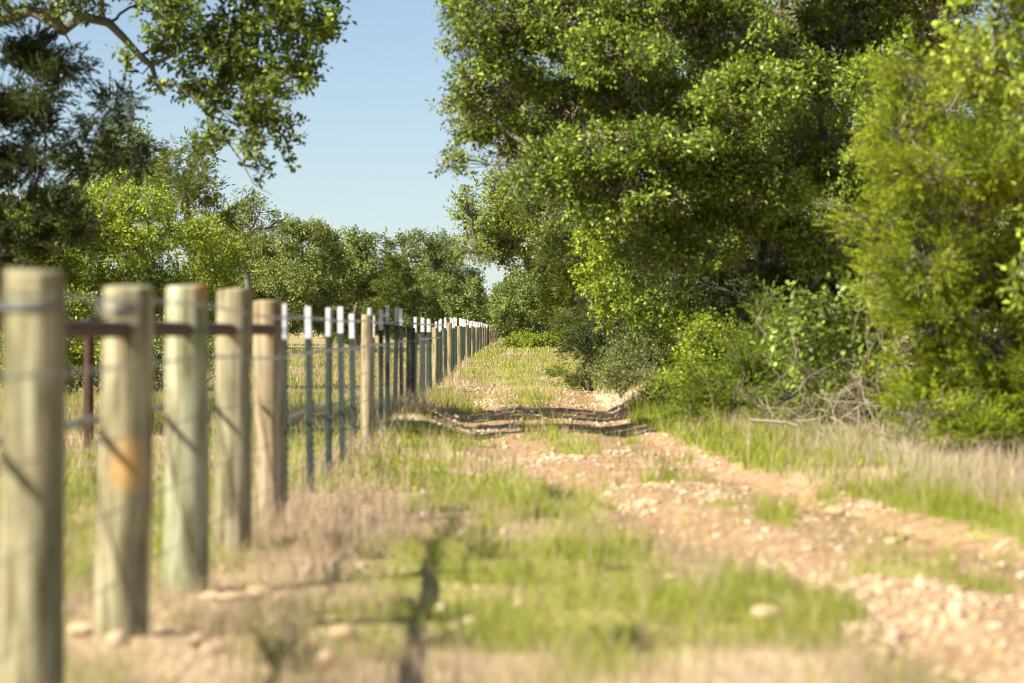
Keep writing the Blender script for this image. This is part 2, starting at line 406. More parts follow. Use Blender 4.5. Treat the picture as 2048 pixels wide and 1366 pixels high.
def build_grass():
    gs = []; ds = []; ls = []
    def green_p(x, y): return (1 - road_mask(x, y) * .93) * (1 - dry_mask(x, y) * .8) * (0.1 + .9 * clump(x, y, 51))
    def dry_p(x, y): return (1 - road_mask(x, y) * .95) * (0.26 + .74 * dry_mask(x, y)) * (0.4 + .6 * clump(x, y, 61, 1.9))
    def lush_p(x, y):
        l, r = road_edges(y)
        s = sstep(-0.1, 0.25, x - r) * (1 - sstep(1.5, 2.4, x - r))
        return s * (0.25 + .75 * clump(x, y, 71, 1.6)) * (1 - .7 * dry_mask(x, y))
    for (n, y0, y1, hw, ww) in ((300000, 8.5, 24, .062, .0042), (270000, 24, 62, .085, .009), (150000, 62, 130, .065, .018), (110000, 130, 255, .08, .045)):
        x, y = scatter(n, y0, y1, LF if y0 < 60 else (lambda y: -0.17 * y), RF, green_p)
        gs.append((x, y, hw * rng.lognormal(0, .4, len(x)), ww * rng.uniform(.6, 1.4, len(x))))
        x, y = scatter(int(n * .7), y0, y1, LF if y0 < 60 else (lambda y: -0.17 * y), RF, dry_p)
        ds.append((x, y, hw * 1.25 * rng.lognormal(0, .45, len(x)), ww * .7 * rng.uniform(.5, 1.3, len(x))))
    for (n, y0, y1, hw, ww) in ((90000, 11, 30, .075, .005), (120000, 30, 70, .085, .009)):
        x, y = scatter(n, y0, y1, lambda y: road_edges(y)[1] - .2, lambda y: road_edges(y)[1] + 2.6, lush_p)
        ls.append((x, y, hw * rng.lognormal(0, .35, len(x)), ww * rng.uniform(.6, 1.4, len(x))))
    cat = lambda q: [np.concatenate([a[i] for a in q]) for i in range(4)]
    for q, nm, m, lab, ct in ((gs, 'grass', 'grass', 'short yellow green grass over the verge, the track hump and the paddock', 'grass'),
                              (ds, 'dry_grass', 'straw', 'straw coloured dry grass mixed through the verge', 'dry grass'),
                              (ls, 'verge_grass', 'grass_lush', 'lush bright green grass strip between the track and the bushes', 'grass')):
        x, y, h, w = cat(q)
        make_blades(nm, x, y, h, w, rng.uniform(.1, .8, len(x)), M[m], lab, ct)
    # tall wispy dry stems: by the brace posts, and in front of the right hand bushes
    xs, ys = [], []
    for (n, x0, x1, y0, y1) in ((1500, -1.75, -0.8, 15.5, 23), (2500, -1.7, -1.2, 24, 48), (1500, -1.9, -1.2, 48, 110)):
        xs.append(rng.uniform(x0, x1, n)); ys.append(rng.uniform(y0, y1, n))
    x = np.concatenate(xs); y = np.concatenate(ys)
    k = rng.uniform(0, 1, len(x)) < clump(x, y, 81, 1.5) * (1 - road_mask(x, y)); x, y = x[k], y[k]
    make_blades('tall_dry_grass', x, y, rng.uniform(.08, .25, len(x)), rng.uniform(.003, .006, len(x)) * (1 + y / 40), rng.uniform(.1, .6, len(x)), M['straw'], 'tall pinkish dry grass heads along the foot of the fence', 'dry grass')
    y = rng.uniform(17, 37, 19000); u = rng.uniform(0, 1, len(y))
    l, r = road_edges(y)
    x = r + 0.55 + u * (1.9 + .02 * (y - 17))
    k = rng.uniform(0, 1, len(x)) < sstep(0.36, .6, fbm(x * 1.1, y * .7, 91, 3)) * sstep(.3, 1.0, x - r - .2 * np.sin(y))
    x, y = x[k], y[k]
    make_blades('grey_dry_grass', x, y, rng.uniform(.06, .22, len(x)), rng.uniform(.003, .006, len(x)), rng.uniform(.1, .8, len(x)), M['straw_grey'], 'greyish pink dead grass standing in front of the right hand bushes', 'dry grass')
    # dark leafy weeds dotted in the near verge
    c = rng.uniform([-1.3, 11.5], [.6, 24], (16, 2)); c[:3] = [[-.9, 18.0], [-.72, 17.3], [-.2, 19.5]]
    k = rng.integers(0, 16, 1300)
    x = c[k, 0] + rng.normal(0, .05, 1300); y = c[k, 1] + rng.normal(0, .06, 1300)
    make_blades('weeds', x, y, rng.uniform(.05, .13, len(x)), rng.uniform(.006, .014, len(x)), rng.uniform(.4, 1.1, len(x)), M['weed'], 'dark low weeds dotted through the near verge', 'weeds')
build_grass()

ICO_V = []
ph = (1 + 5 ** .5) / 2
for a in (-1, 1):
    for b in (-ph, ph):
        ICO_V += [(a, b, 0), (0, a, b), (b, 0, a)]
ICO_V = norm(np.array(ICO_V, float))
def hull_faces(V):
    import bmesh
    bm = bmesh.new()
    vs = [bm.verts.new(v) for v in V]
    bmesh.ops.convex_hull(bm, input=vs)
    bm.verts.index_update()
    f = [[v.index for v in f.verts] for f in bm.faces]
    bm.free(); return np.array(f)
ICO_F = hull_faces(ICO_V)

def rocks_mesh(P, size):
    n = len(P)
    V = ICO_V[None] * (size[:, None] * rng.uniform(.7, 1.3, (n, 12)))[:, :, None]
    V = V * np.stack([rng.uniform(.8, 1.4, n), rng.uniform(.7, 1.2, n), rng.uniform(.4, .8, n)], -1)[:, None]
    a = rng.uniform(0, 6.28, n); c, s = np.cos(a)[:, None], np.sin(a)[:, None]
    V = np.stack([V[..., 0] * c - V[..., 1] * s, V[..., 0] * s + V[..., 1] * c, V[..., 2]], -1) + P[:, None]
    Fc = (ICO_F[None] + (np.arange(n) * 12)[:, None, None]).reshape(-1, 3)
    return V.reshape(-1, 3), Fc

def build_gravel():
    Xs, Ys, S = [], [], []
    def gp(x, y):
        l, r = road_edges(y); t = (x - l) / (r - l)
        return (1 - .6 * sstep(.66, .82, t) * sstep(16, 19, y) * (1 - sstep(36, 42, y))) * sstep(.4, .9, road_mask(x, y)) * (0.05 + .95 * sstep(.46, .74, fbm(x * 1.6, y * .5, 111, 3)))
    for (n, y0, y1, s) in ((46000, 9, 24, .0072), (40000, 24, 62, .0095), (9000, 62, 110, .016)):
        x, y = scatter(n, y0, y1, lambda y: road_edges(y)[0] - .3, lambda y: road_edges(y)[1] + .3, gp)
        Xs.append(x); Ys.append(y); S.append(s * rng.lognormal(0, .68, len(x)))
    # sparse stones in the verge, and spoil around the brace posts
    x, y = scatter(800, 9, 26, lambda y: -1.6 + 0 * y, lambda y: road_edges(y)[0], lambda x, y: .15 + .85 * sstep(.55, .7, fbm(x, y, 121, 3)))
    Xs.append(x); Ys.append(y); S.append(.018 * rng.lognormal(0, .5, len(x)))
    # bank on the right of the dip
    y = rng.normal(56, 4.5, 2600); l, r = road_edges(y); x = r + rng.uniform(-.3, .6, len(y))
    Xs.append(x); Ys.append(y); S.append(.026 * rng.lognormal(0, .5, len(x)))
    x = np.concatenate(Xs); y = np.concatenate(Ys); s = np.minimum(np.concatenate(S), .042)
    P = np.stack([x, y, gz(x, y) + s * .15], -1)
    V, Fc = rocks_mesh(P, s)
    o = mesh_np('gravel', V, [Fc], M['rock'])
    tag(o, 'cream and peach limestone gravel strewn along the track', 'gravel', None, 'stuff')
build_gravel()

def build_stones():
    spec = [(518, 1196, .075, 'cream stone behind the third brace post, largest in its row'), (428, 1198, .05, 'orange tinted stone close to the foot of the third brace post'),
            (462, 1200, .055, 'pinkish stone between the third brace post and the largest cream stone'), (565, 1203, .05, 'small buff stone at the right end of the row by the brace posts'),
            (172, 1282, .07, 'pale rounded stone beside the foot of the second brace post'), (232, 1298, .05, 'buff stone in front of the second brace post'),
            (392, 1306, .06, 'buff stone in the verge between second and third brace posts, nearest the camera'), (425, 1318, .045, 'orange stone in the near verge right of two buff stones'),
            (690, 1290, .06, 'pale stone in the near grass, left of the brace pipe shadow'), (648, 1335, .06, 'pinkish stone in the near grass at the bottom, left of the pale stone'),
            (1202, 1048, .055, 'lone cream stone in the grassy verge left of the gravel'), (1534, 1240, .06, 'lone white stone on the near track between two gravel bands'),
            (1672, 1024, .075, 'flat cream stone at the right edge of the track by the lush grass')]
    for px, py, s, lab in spec:
        d = EYE * F / (py - HY)
        x = (px - VX) * d / F
        z = float(gz(x, d))
        V, Fc = rocks_mesh(np.array([[0, 0, 0.0]]), np.array([s]))
        o = mesh_np('stone', V, [Fc], M['rock'])
        md = o.modifiers.new('round', 'SUBSURF'); md.levels = 1; md.render_levels = 2; md.subdivision_type = 'CATMULL_CLARK'
        o.scale = (1.35, 1.35, 1.35)
        o.location = (x, d, z + s * .35)
        tag(o, lab, 'stone', 'larger stones lying in the verge')
build_stones()

# ---------------------------------------------------------------- fence
FX = -1.52
def post_mesh(name, r, h, mat, seed, k=28, lean=(0, 0), parent=None):
    rg = np.random.default_rng(seed)
    zs = np.concatenate([[-.25], np.linspace(0, h - .02, 12), [h - .006, h]])
    a = np.arange(k) * 2 * math.pi / k
    lob = 1 + .025 * np.sin(2 * a + rg.uniform(0, 6)) + .015 * np.sin(5 * a + rg.uniform(0, 6))
    V = []
    for i, z in enumerate(zs):
        rr = r * (1.05 - .1 * max(z, 0) / h) * lob * (1 + rg.normal(0, .004, k))
        if i == len(zs) - 1: rr = rr - .012
        V.append(np.stack([np.cos(a) * rr + lean[0] * z + .004 * math.sin(z * 4 + seed), np.sin(a) * rr + lean[1] * z, np.full(k, z) + (.006 * np.cos(a + seed) if z > h * .8 else 0)], -1))
    V = np.concatenate(V); n = len(zs)
    i = np.arange(n - 1)[:, None]; j = np.arange(k)[None]
    q = np.stack([i * k + j, i * k + (j + 1) % k, (i + 1) * k + (j + 1) % k, (i + 1) * k + j], -1).reshape(-1, 4)
    cap = np.array([(n - 1) * k + np.arange(k)])
    o = mesh_np(name, V, [q, cap], mat, True, parent=parent)
    return o

def loops(mb, r, z, n, wr, spread, seed=0):
    rg = np.random.default_rng(seed)
    for i in range(n):
        a = np.linspace(0, 2 * math.pi, 25)
        zz = z + (i - (n - 1) / 2) * spread + .006 * np.sin(a + rg.uniform(0, 6))
        mb.tube(np.stack([np.cos(a) * r, np.sin(a) * r, zz], -1), wr, 5, False)

def build_brace_posts():
    # distance, radius, height, material, label
    spec = [(10.45, .103, 1.405, 'post_olive', 'largest tan brace post, cut by the left edge, with a grey wire wrap'),
            (12.87, .102, 1.385, 'post_stain', 'second brace post with an orange stain halfway up its face'),
            (15.4, .1, 1.425, 'post_green', 'greenish brace post with a dark orange patch on its top edge'),
            (17.95, .1, 1.43, 'post_olive', 'pale olive brace post standing fourth, beside the greenish one'),
            (20.75, .098, 1.39, 'post_brown', 'brownish brace post, farthest of the thick five, before the first steel post')]
    posts = []
    for i, (d, r, h, m, lab) in enumerate(spec):
        z = float(gz(FX, d))
        top = EYE + (HY - (540, 572, 570, 578, 602)[i]) * d / F
        t = thing('brace_post', (FX, d, z), lab, 'wooden post', 'thick wooden brace posts')
        h = top - z
        post_mesh('timber', r, h, M[m], 10 + i, lean=((.004, 0), (.02, 0), (.006, 0), (.01, 0), (-.01, 0))[i], parent=t)
        w = MB()
        if i == 0: loops(w, r + .004, EYE + (HY - 613) * d / F - z, 4, .003, .009, 1)
        if i == 1: loops(w, r + .004, EYE + (HY - 616) * d / F - z, 5, .003, .008, 2)
        if i > 0:
            loops(w, r + .006, EYE - z, 3, .0032, .01, 5 + i)
        w.build('wire_wrap', M['wire'], t, True)
        posts.append((d, r, z))
    names = ['nearest rusty brace pipe, from the largest post to the orange stained post', 'rusty brace pipe butting the greenish post from the orange stained one',
             'rusty brace pipe between the greenish post and the pale olive post', 'farthest rusty brace pipe, between the pale olive post and brownish post']
    for i in range(4):
        a, b = posts[i], posts[i + 1]
        m = MB()
        y0 = a[0] + a[1] - .01; y1 = b[0] - b[1] + .006
        dx = (0.02, .012, .0, .01)[i]
        P = [(FX + dx, y0 + (y1 - y0) * u, EYE + .004 * math.sin(u * 3)) for u in np.linspace(0, 1, 7)]
        m.tube(P, .033, 12)
        o = m.build('brace_pipe', M['rust'], None, True)
        tag(o, names[i], 'brace pipe', 'rusty horizontal brace pipes')
    wn = ['slack diagonal brace wire behind the largest post reaching the stained post foot', 'diagonal brace wire falling to the foot of the greenish post',
          'diagonal brace wire falling to the foot of the pale olive post', 'diagonal brace wire falling to the foot of the brownish post']
    for i in range(4):
        a, b = posts[i], posts[i + 1]
        m = MB()
        for s in (-.012, .012):
            P = []
            for u in np.linspace(0, 1, 26):
                P.append((FX + .085 + s * math.cos(u * 60), a[0] + .1 + (b[0] - a[0] - .17) * u, 1.2 - 1.12 * u - .1 * math.sin(math.pi * u) + s * math.sin(u * 60)))
            m.tube(P, .0022, 5)
        o = m.build('brace_wire', M['rust'], None, True)
        tag(o, wn[i], 'brace wire', 'diagonal brace wires')
    return posts
BP = build_brace_posts()

# line posts: slender wooden posts every fifteen metres
LP = [34.8 + 15.5 * k for k in range(23)]
LPX = {0: 735, 1: 821.6, 2: 867.6, 3: 897.8, 4: 918.3, 5: 933.8}
def build_line_posts():
    tops = {0: 630, 1: 655, 2: 655, 3: 646, 4: 652, 5: 650, 6: 652, 7: 655}
    ordn = ['', '', 'third', 'fourth', 'fifth', 'sixth', 'seventh', 'eighth']
    far_mesh = None
    for i, d in enumerate(LP):
        d = d + (0, -.3, 0, 0, .2, .1)[i] if i < 6 else d + rng.normal(0, .2)
        z = float(gz(FX, d))
        if i in tops: h = EYE + (HY - tops[i]) * d / F - z
        else: h = 1.3 + rng.normal(0, .04)
        x = FX
        if i == 0: lab = 'pale tan line post with a white chip on top, first of the slender posts'
        elif i == 1: lab = 'dark shaded wooden line post standing in tree shadow'
        elif i < 8: lab = f'slender tan wooden line post, {ordn[i]} slender post counted from the white topped one'
        else: lab = 'tiny wooden line post in the far crowded end of the fence'
        grp = 'slender wooden line posts' if i < 8 else 'far wooden line posts'
        r = (.066, .07, .07, .072, .07, .075)[i] if i < 6 else .07
        if i < 9:
            t = thing('line_post', (x, d, z), lab, 'wooden post', grp)
            post_mesh('timber', r, h, M['post_shade_painted'] if i == 1 else M['post_tan'] if i % 2 == 0 else M['post_brown'], 40 + i, 20, parent=t)
            if i == 0:
                c = MB(); c.tube([(.03, -.02, h - .03), (.031, -.02, h + .02), (.032, -.022, h + .075)], [.03, .029, .024], 8)
                c.build('white_chip', M['twhite'], t, True)
            last = t
        else:
            dup(last, (x, d, z), rng.uniform(0, 6), 1.0 + rng.normal(0, .03), lab, grp)
build_line_posts()

def tpost(loc, rz, label, group, proto=None):
    if proto is not None: return dup(proto, loc, rz, 1.0, label, group)
    t = thing('steel_post', loc, label, 'steel post', group)
    sec = np.array([(-.018, 0), (-.018, -.005), (-.004, -.006), (.004, -.006), (.018, -.005), (.018, 0), (.0035, .003), (.003, .038), (-.003, .038), (-.0035, .003)]) * 1.15
    def ext(z0, z1, g=1.0):
        m = MB(); k = len(sec)
        V = np.concatenate([np.c_[sec * g, np.full(k, z0)], np.c_[sec * g, np.full(k, z1)]])
        j = np.arange(k)
        m.add(V, np.stack([j, (j + 1) % k, k + (j + 1) % k, k + j], -1))
        m.add(V[k:], [[2, 3, 6, 9], [0, 1, 2, 9], [3, 4, 5, 6], [6, 7, 8, 9]])
        return m
    a = ext(-.2, 1.175)
    for z in np.arange(.1, 1.16, .054): a.box((0, -.0105, z), (.006, .0045, .009))
    a.build('shaft', M['tgreen'], t)
    b = ext(1.1755, 1.415)
    for z in np.arange(1.2, 1.4, .054): b.box((0, -.0105, z), (.006, .0045, .009))
    b.build('painted_tip', M['twhite'], t)
    return t

def build_steel_posts():
    proto = None
    words = ['first', 'second', 'third', 'fourth', 'fifth']
    bays = [(None, [22.4, 25.0, 27.5, 29.8, 32.1])]
    for i in range(len(LP) - 1):
        a, b = LP[i], LP[i + 1]
        ds = [36.5, 38.7, 41.2, 43.8, 46.4] if i == 0 else [a + (b - a) * (j + 1) / 6 + rng.normal(0, .12) for j in range(5)]
        bays.append((i, ds))
    where = {None: 'past the brownish brace post', 0: 'past the white topped line post', 1: 'past the dark shaded line post', 2: 'past the third slender line post',
             3: 'past the fourth slender line post', 4: 'past the fifth slender line post'}
    for bi, ds in bays:
        for j, d in enumerate(ds):
            z = float(gz(FX, d))
            loc = (FX + .0 + rng.normal(0, .006), d, z + float(np.clip(rng.normal(0, .018), -.03, .03)) + (0.0 if d > 60 else 0.0))
            rz = math.pi / 2 + rng.normal(0, .15)
            if bi in where: lab = f'green steel post with white tip, {words[j]} of five {where[bi]}'; g = 'green steel fence posts'
            else: lab = 'tiny green white-tipped steel post in the far crowded end of the fence'; g = 'far green steel fence posts'
            o = tpost(loc, rz, lab, g, proto)
            o.rotation_euler = (rng.normal(0, .012), rng.normal(0, .018), rz)
            if proto is None: proto = o
build_steel_posts()

def build_wire():
    t = thing('fence_wire', (FX, 10, 0), 'thin grey strands and netting strung on the posts along the whole fence', 'fence wire')
    x = .085
    GY = np.array([9.0, 12, 16, 20] + LP); GZ = np.array([float(gz(FX, y)) for y in GY])
    ys = np.concatenate([np.arange(9.0, 60, .9), np.arange(60, 370, 3.0)])
    for zi, z in enumerate((.29, .555, .82, 1.08, 1.325)):
        m = MB()
        zz = np.interp(ys, GY, GZ) + z + .006 * np.sin(ys * .7 + zi)
        for s in (0, math.pi):
            P = np.stack([x + .002 * np.cos(ys * 9 + s), ys - 10, zz + .002 * np.sin(ys * 9 + s)], -1)
            m.tube(P, .0019, 4)
        if zi in (3, 4):     # barbs
            for y in np.arange(9.2, 70, .16):
                m.tube([(x - .012, y - 10, np.interp(y, ys, zz) - .012), (x + .012, y - 10 + .008, np.interp(y, ys, zz) + .012)], .0018, 3)
        m.build('strand', M['wire'], t)
    m = MB()
    for z in (.08, .18, .4, .68, .95):
        zz = np.array([float(gz(FX, y)) for y in ys]) * (ys > 22) + z
        m.tube(np.stack([np.full(len(ys), x), ys - 10, zz], -1), .0012, 3)
    for y in np.arange(9, 58, .3):
        g = float(gz(FX, y)) * (y > 22)
        m.tube([(x + .002, y - 10, g + .05), (x + .002, y - 10, g + 1.1)], .0011, 3)
    o = m.build('netting', M['wire'], t)
    # grey poles laced along the wire
    for (y0, y1, z0, z1, r, lab) in ((9.3, 20.6, .86, .84, .015, 'weathered grey rail pole passing behind the thick brace posts'), (20.9, 34.6, .585, .53, .0135, 'weathered grey rail pole between the brownish brace post and white topped post')):
        m = MB(); u = np.linspace(0, 1, 14)
        xo = FX - .125 if y0 < 20 else FX - .09
        m.tube(np.stack([xo + .006 * np.sin(u * 9), y0 + (y1 - y0) * u, z0 + (z1 - z0) * u + .012 * np.sin(u * 5)], -1), r * (1.15 - .25 * u), 8)
        tag(m.build('rail_pole', M['rail'], None, True), lab, 'rail', 'weathered grey rail poles')
build_wire()

def build_rusty_post():
    x, d = -4.36, 34.0
    z = float(gz(x, d))
    t = thing('pipe_post', (x, d, z), 'rusty steel pipe post standing in the paddock behind the two nearest posts', 'pipe post')
    m = MB(); m.tube([(0, 0, -.2), (0, 0, .6), (.005, 0, 1.3)], .052, 14); m.build('pipe', M['rust'], t, True)
    m = MB(); m.tube([(0, 0, 1.298), (0, 0, 1.315), (0, 0, 1.34)], [.058, .056, .02], 14); m.build('cap', M['rust'], t, True)
build_rusty_post()

# ---------------------------------------------------------------- trees
DENS = {'oak': 1.9, 'juniper': 2.6}
class Foliage:
    def __init__(s): s.V = []; s.n = 0
    def leaves(s, P, D, N, L, W, fold=0.18):
        """rhombic leaves: base P, direction D, normal N"""
        S = norm(np.cross(D, N)); N = np.cross(S, D)
        b = P; tip = P + D * L[:, None] - N * (L * .12)[:, None]
        mid = P + D * (L * .5)[:, None] + N * (L * fold * .4)[:, None]
        l = mid + S * (W * .5)[:, None]; r = mid - S * (W * .5)[:, None]
        s.V.append(np.stack([b, r, tip, l], 1).reshape(-1, 3)); s.n += len(P)
    def build(s, name, mat, parent):
        V = np.concatenate(s.V)
        q = np.arange(len(V)).reshape(-1, 4)
        return mesh_np(name, V, [q], mat, parent=parent)

def rand_dir(n, r=None):
    return norm((r or rng).normal(size=(n, 3)))

def make_tree(name, label, cat, base, clumps, mat, style='oak', leaf=(.065, .034), trunk=.18, fork=.35, dens=1.0,
              bark='bark', sub=(14, .42), per=9, spray=.2, group=None, twigs=.3, moss=0, seed=1, shrub=False, dz=1.0, extra=None, leanfork=None, kids=True):
    """clumps: (px, py, distance, rx px, ry px[, density]) - leaf masses of the crown at their real distance"""
    global rng
    keep = rng; rng = np.random.default_rng(seed)
    bx, by = base
    bz = float(gz(bx, by))
    B = np.array([bx, by, bz])
    root = thing(name, B, label, cat, group)
    C = []
    for c in clumps:
        px, py, d, rx, ry = c[:5]
        C.append((at(px, py, d) - B, rx * d / F, ry * d / F, c[5] if len(c) > 5 else 1.0))
    cen = np.array([c[0] for c in C])
    zt = cen[:, 2].max(); 
    wood = MB(); tw = MB(); fo = Foliage(); ms = Foliage()
    FK = np.array([0, 0, max(zt * fork, .05)]) if leanfork is None else np.asarray(leanfork, float)
    mean = cen.mean(0)
    if leanfork is None: FK[:2] = mean[:2] * .25
    if not shrub:
        u = np.linspace(0, 1, 7)[:, None]
        P = u * FK + np.c_[np.sin(u * 3.1), np.sin(u * 2.3 + 1) - math.sin(1), 0 * u] * .08 * np.linalg.norm(FK) * .5
        P[0, 2] = -.25
        wood.tube(P, trunk * (1.25 - .45 * u[:, 0] + .5 * np.exp(-u[:, 0] * 12)), 10)
        FK = P[-1]
    tip_jobs = []
    seeds, arms = extra(root, B) if extra else ([], [])
    # branching: every leaf mass joins the nearest limb already grown
    nodes = [(np.asarray(FK, float), 0.0, -1)] + [(np.asarray(p, float), .6 * np.linalg.norm(p - FK), -1) for p in seeds]
    if shrub: nodes = [(np.array([rng.normal(0, .12), rng.normal(0, .12), -.05]), 0.0, -1) for _ in range(4)]
    order = np.argsort([np.linalg.norm(c[0] - FK) for c in C])
    limbs = {}
    for ci in order:
        c = C[ci][0]
        cost = [np.linalg.norm(c - p) * (1.25 if c[2] < p[2] - .3 else 1.0) + .3 * pl for p, pl, _ in nodes]
        b_ = int(np.argmin(cost)); st, pl, own = nodes[b_]
        ln = np.linalg.norm(c - st)
        mid_ = (st + c) / 2 + rng.normal(0, .11, 3) * ln + np.array([0, 0, .08]) * ln
        u = np.linspace(0, 1, 9)[:, None]
        P = (1 - u) ** 2 * st + 2 * u * (1 - u) * mid_ + u ** 2 * c
        P[1:-1] += rng.normal(0, .022 * ln, (7, 3))
        limbs[ci] = [P, own, 1.0]
        for kk in (3, 5, 8): nodes.append((P[kk], pl + ln * kk / 8, ci))
    for ci in order[::-1]:
        o_ = limbs[ci][1]
        if o_ >= 0: limbs[o_][2] += limbs[ci][2]
    totw = sum(1 for _ in C)
    for ci, (c, rx, rz_, de) in enumerate(C):
        rr = np.array([rx, (rx * .6 + rz_ * .5) * dz, rz_])
        P, o_, w_ = limbs[ci]
        r0 = max(trunk * .85 * (w_ / totw) ** .5, .008) if not shrub else trunk
        re_ = max(trunk * .3 * (1 / totw) ** .5, .004)
        wood.tube(P, np.linspace(r0, max(re_, r0 * .35), 9), 7)
        ns = max(4, int(sub[0] * (0.6 + 0.4 * rng.random())))
        dr = rand_dir(ns)
        dr[:, 2] = dr[:, 2] * .9 + .08
        rad = rng.uniform(.35, 1.0, ns) ** .7
        SCn = c + dr * rr * rad[:, None]
        srad = sub[1] * rng.uniform(.55, 1.15, ns)
        area = math.pi * rx * rz_
        nsp = max(10, int(dens * de * area * DENS[style] * 260 * (.2 / spray) * (.065 / leaf[0])))
        w = srad ** 2; w = w / w.sum()
        cnt = rng.multinomial(nsp, w)
        for k in range(ns):
            s = SCn[k]
            uu = np.linspace(0, 1, 5)[:, None]
            stt = P[rng.integers(4, 9)]
            Q = stt + (s - stt) * uu + np.sin(uu * math.pi) * rng.normal(0, .07, 3) * np.linalg.norm(s - stt)
            wood.tube(Q, np.linspace(max(re_ * .7, .006), max(re_ * .2, .003), 5), 4, False)
            n = cnt[k]
            if n == 0: continue
            G = norm(rng.normal(size=(n, 3))) * (rng.random((n, 1)) ** (1 / 2.2)) * rr * srad[k]
            Pp = s + G
            out = norm(Pp - c) * .55 + norm(G) * .8
            if style == 'oak': D = norm(out + rng.normal(0, .5, (n, 3)) + np.array([0, 0, .25]))
            else: D = norm(norm(s - c + rng.normal(0, .12, 3) * rr) * .95 + norm(G) * .55 + rng.normal(0, .22, (n, 3)) + (np.array([-.3, -.12, .22]) if seed == 26 else np.array([-.08, -.12, -.06])))
            ok = Pp[:, 2] + bz > gz(Pp[:, 0] + bx, Pp[:, 1] + by) + .03
            Pp, D = Pp[ok], D[ok]; n = len(Pp)
            if n == 0: continue
            nt = int(n * twigs)
            for i in range(nt):
                a = s + (Pp[i] - s) * .15
                e = Pp[i] + D[i] * spray * .7
                wood.tube(np.stack([a, (a + e) / 2 + rng.normal(0, .025, 3), e]), [.006, .0045, .002] if leaf[0] < .1 else [.014, .01, .005], 3, False)
            SL = spray * rng.uniform(.6, 1.3, n)
            t = rng.random((n, per))
            pos = Pp[:, None] + D[:, None] * (SL[:, None] * t)[..., None]
            if style == 'oak':
                R = rand_dir(n * per).reshape(n, per, 3)
                LD = norm(D[:, None] * .55 + R)
                pos = pos + R * (.12 * spray)
                NN = norm(rand_dir(n * per).reshape(n, per, 3) * .75 + np.array([-.1, -.1, .75]) + D[:, None] * .2)
                L = leaf[0] * rng.uniform(.6, 1.3, (n, per)); W = leaf[1] * rng.uniform(.75, 1.25, (n, per))
            else:
                R = rand_dir(n * per).reshape(n, per, 3)
                LD = norm(D[:, None] * 1.0 + R * .85 * (1.1 - t[..., None] * .8)); pos = pos + R * (.05 * spray * (1 - t[..., None]))
                NN = rand_dir(n * per).reshape(n, per, 3)
                L = leaf[0] * (1.25 - .7 * t) * rng.uniform(.7, 1.2, (n, per)); W = leaf[1] * rng.uniform(.7, 1.3, (n, per))
            fo.leaves(pos.reshape(-1, 3), LD.reshape(-1, 3), NN.reshape(-1, 3), L.ravel(), W.ravel())
        if moss:
            # dead lichen covered twiglets and ball moss inside and below the leaf mass
            nm = int(moss * area * 150)
            Pm = c + rand_dir(nm) * rr * (rng.random((nm, 1)) ** .6) * .98
            tip_jobs.append(Pm)
    tr_ = wood.build('trunk' if not shrub else 'stems', M[bark], root, True)
    for a_ in arms: a_.build('limb', M[bark], tr_, True)
    if fo.n: fo.build('crown' if not shrub else 'foliage', mat, root)
    if moss and tip_jobs:
        Pm = np.concatenate(tip_jobs); n = len(Pm); kk = 9
        R = rand_dir(n * kk).reshape(n, kk, 3)
        sz = rng.uniform(.6, 1.5, (n, 1))
        main = rand_dir(n)[:, None]
        pos = Pm[:, None] + main * (rng.random((n, kk, 1)) - .5) * .22 * sz[..., None]
        ms.leaves(pos.reshape(-1, 3), norm(R + main * .8).reshape(-1, 3), rand_dir(n * kk), (.075 * sz * rng.uniform(.6, 1.3, (n, kk))).ravel(), (.011 * rng.uniform(.7, 1.6, (n, kk))).ravel())
        ms.build('moss', M['moss'], root)
    rng = keep
    return root

def J(lst, d, spread=1.0, seed=0):
    """adds a distance to pixel clumps: (px,py,rx,ry[,dens[,distance offset]])"""
    rg = np.random.default_rng(seed); out = []
    for c in lst:
        dd = d + (c[5] if len(c) > 5 else rg.uniform(-spread, spread))
        out.append((c[0], c[1], dd, c[2], c[3], c[4] if len(c) > 4 else 1.0))
    return out

# --- right: the big live oak leaning over the track
big = [(985, 40, 100, 65, .8), (1005, 165, 95, 70, .8), (985, 270, 85, 62, .8), (925, 95, 50, 28, .5), (905, 320, 32, 26, .5), (935, 220, 50, 40, .6), (945, 10, 70, 40, .7), (1130, 50, 130, 95), (1120, 220, 130, 95, .8),
       (1090, 340, 130, 60, .6), (1290, 30, 140, 95), (1290, 190, 130, 90, .8), (1350, 285, 125, 42, 1.3, -2.2), (1500, 195, 140, 62, 1.3, -2.4), (1240, 110, 110, 50, 1.2, -2.2), (1480, 60, 150, 90), (1640, 165, 125, 80), (1690, 50, 140, 95),
       (1430, 340, 110, 45, 1.1, -1.8), (1600, 320, 100, 75, .8), (1500, 440, 120, 55, .8, -.8), (1640, 470, 95, 80, .7), (1720, 330, 90, 95, .9), (1840, 50, 130, 95), (1350, 430, 100, 45, .5), (1230, 370, 110, 50, .5), (1600, 570, 95, 55, .5), (1800, 230, 110, 120, .8),
       (1300, 400, 95, 50, .9, -2), (1420, 500, 95, 48, .8, -1.5), (1225, 415, 75, 55, .9, -1.5), (1190, 310, 95, 60, 1, -2), (1530, 380, 100, 50, .9, -1.8), (1320, 500, 70, 50, .7, -1),
       (1050, -80, 150, 80), (1300, -90, 180, 90), (1600, -90, 190, 90), (1880, -60, 150, 90)]
make_tree('oak_tree', 'huge moss hung live oak leaning over the track from the right', 'tree', (3.9, 45.5), J(big, 43.5, 1.6, 3), M['oak'], 'oak', (.072, .04), .15, .32, 1.1, sub=(18, .36), per=9, spray=.2, twigs=.35, moss=1.5, seed=11)
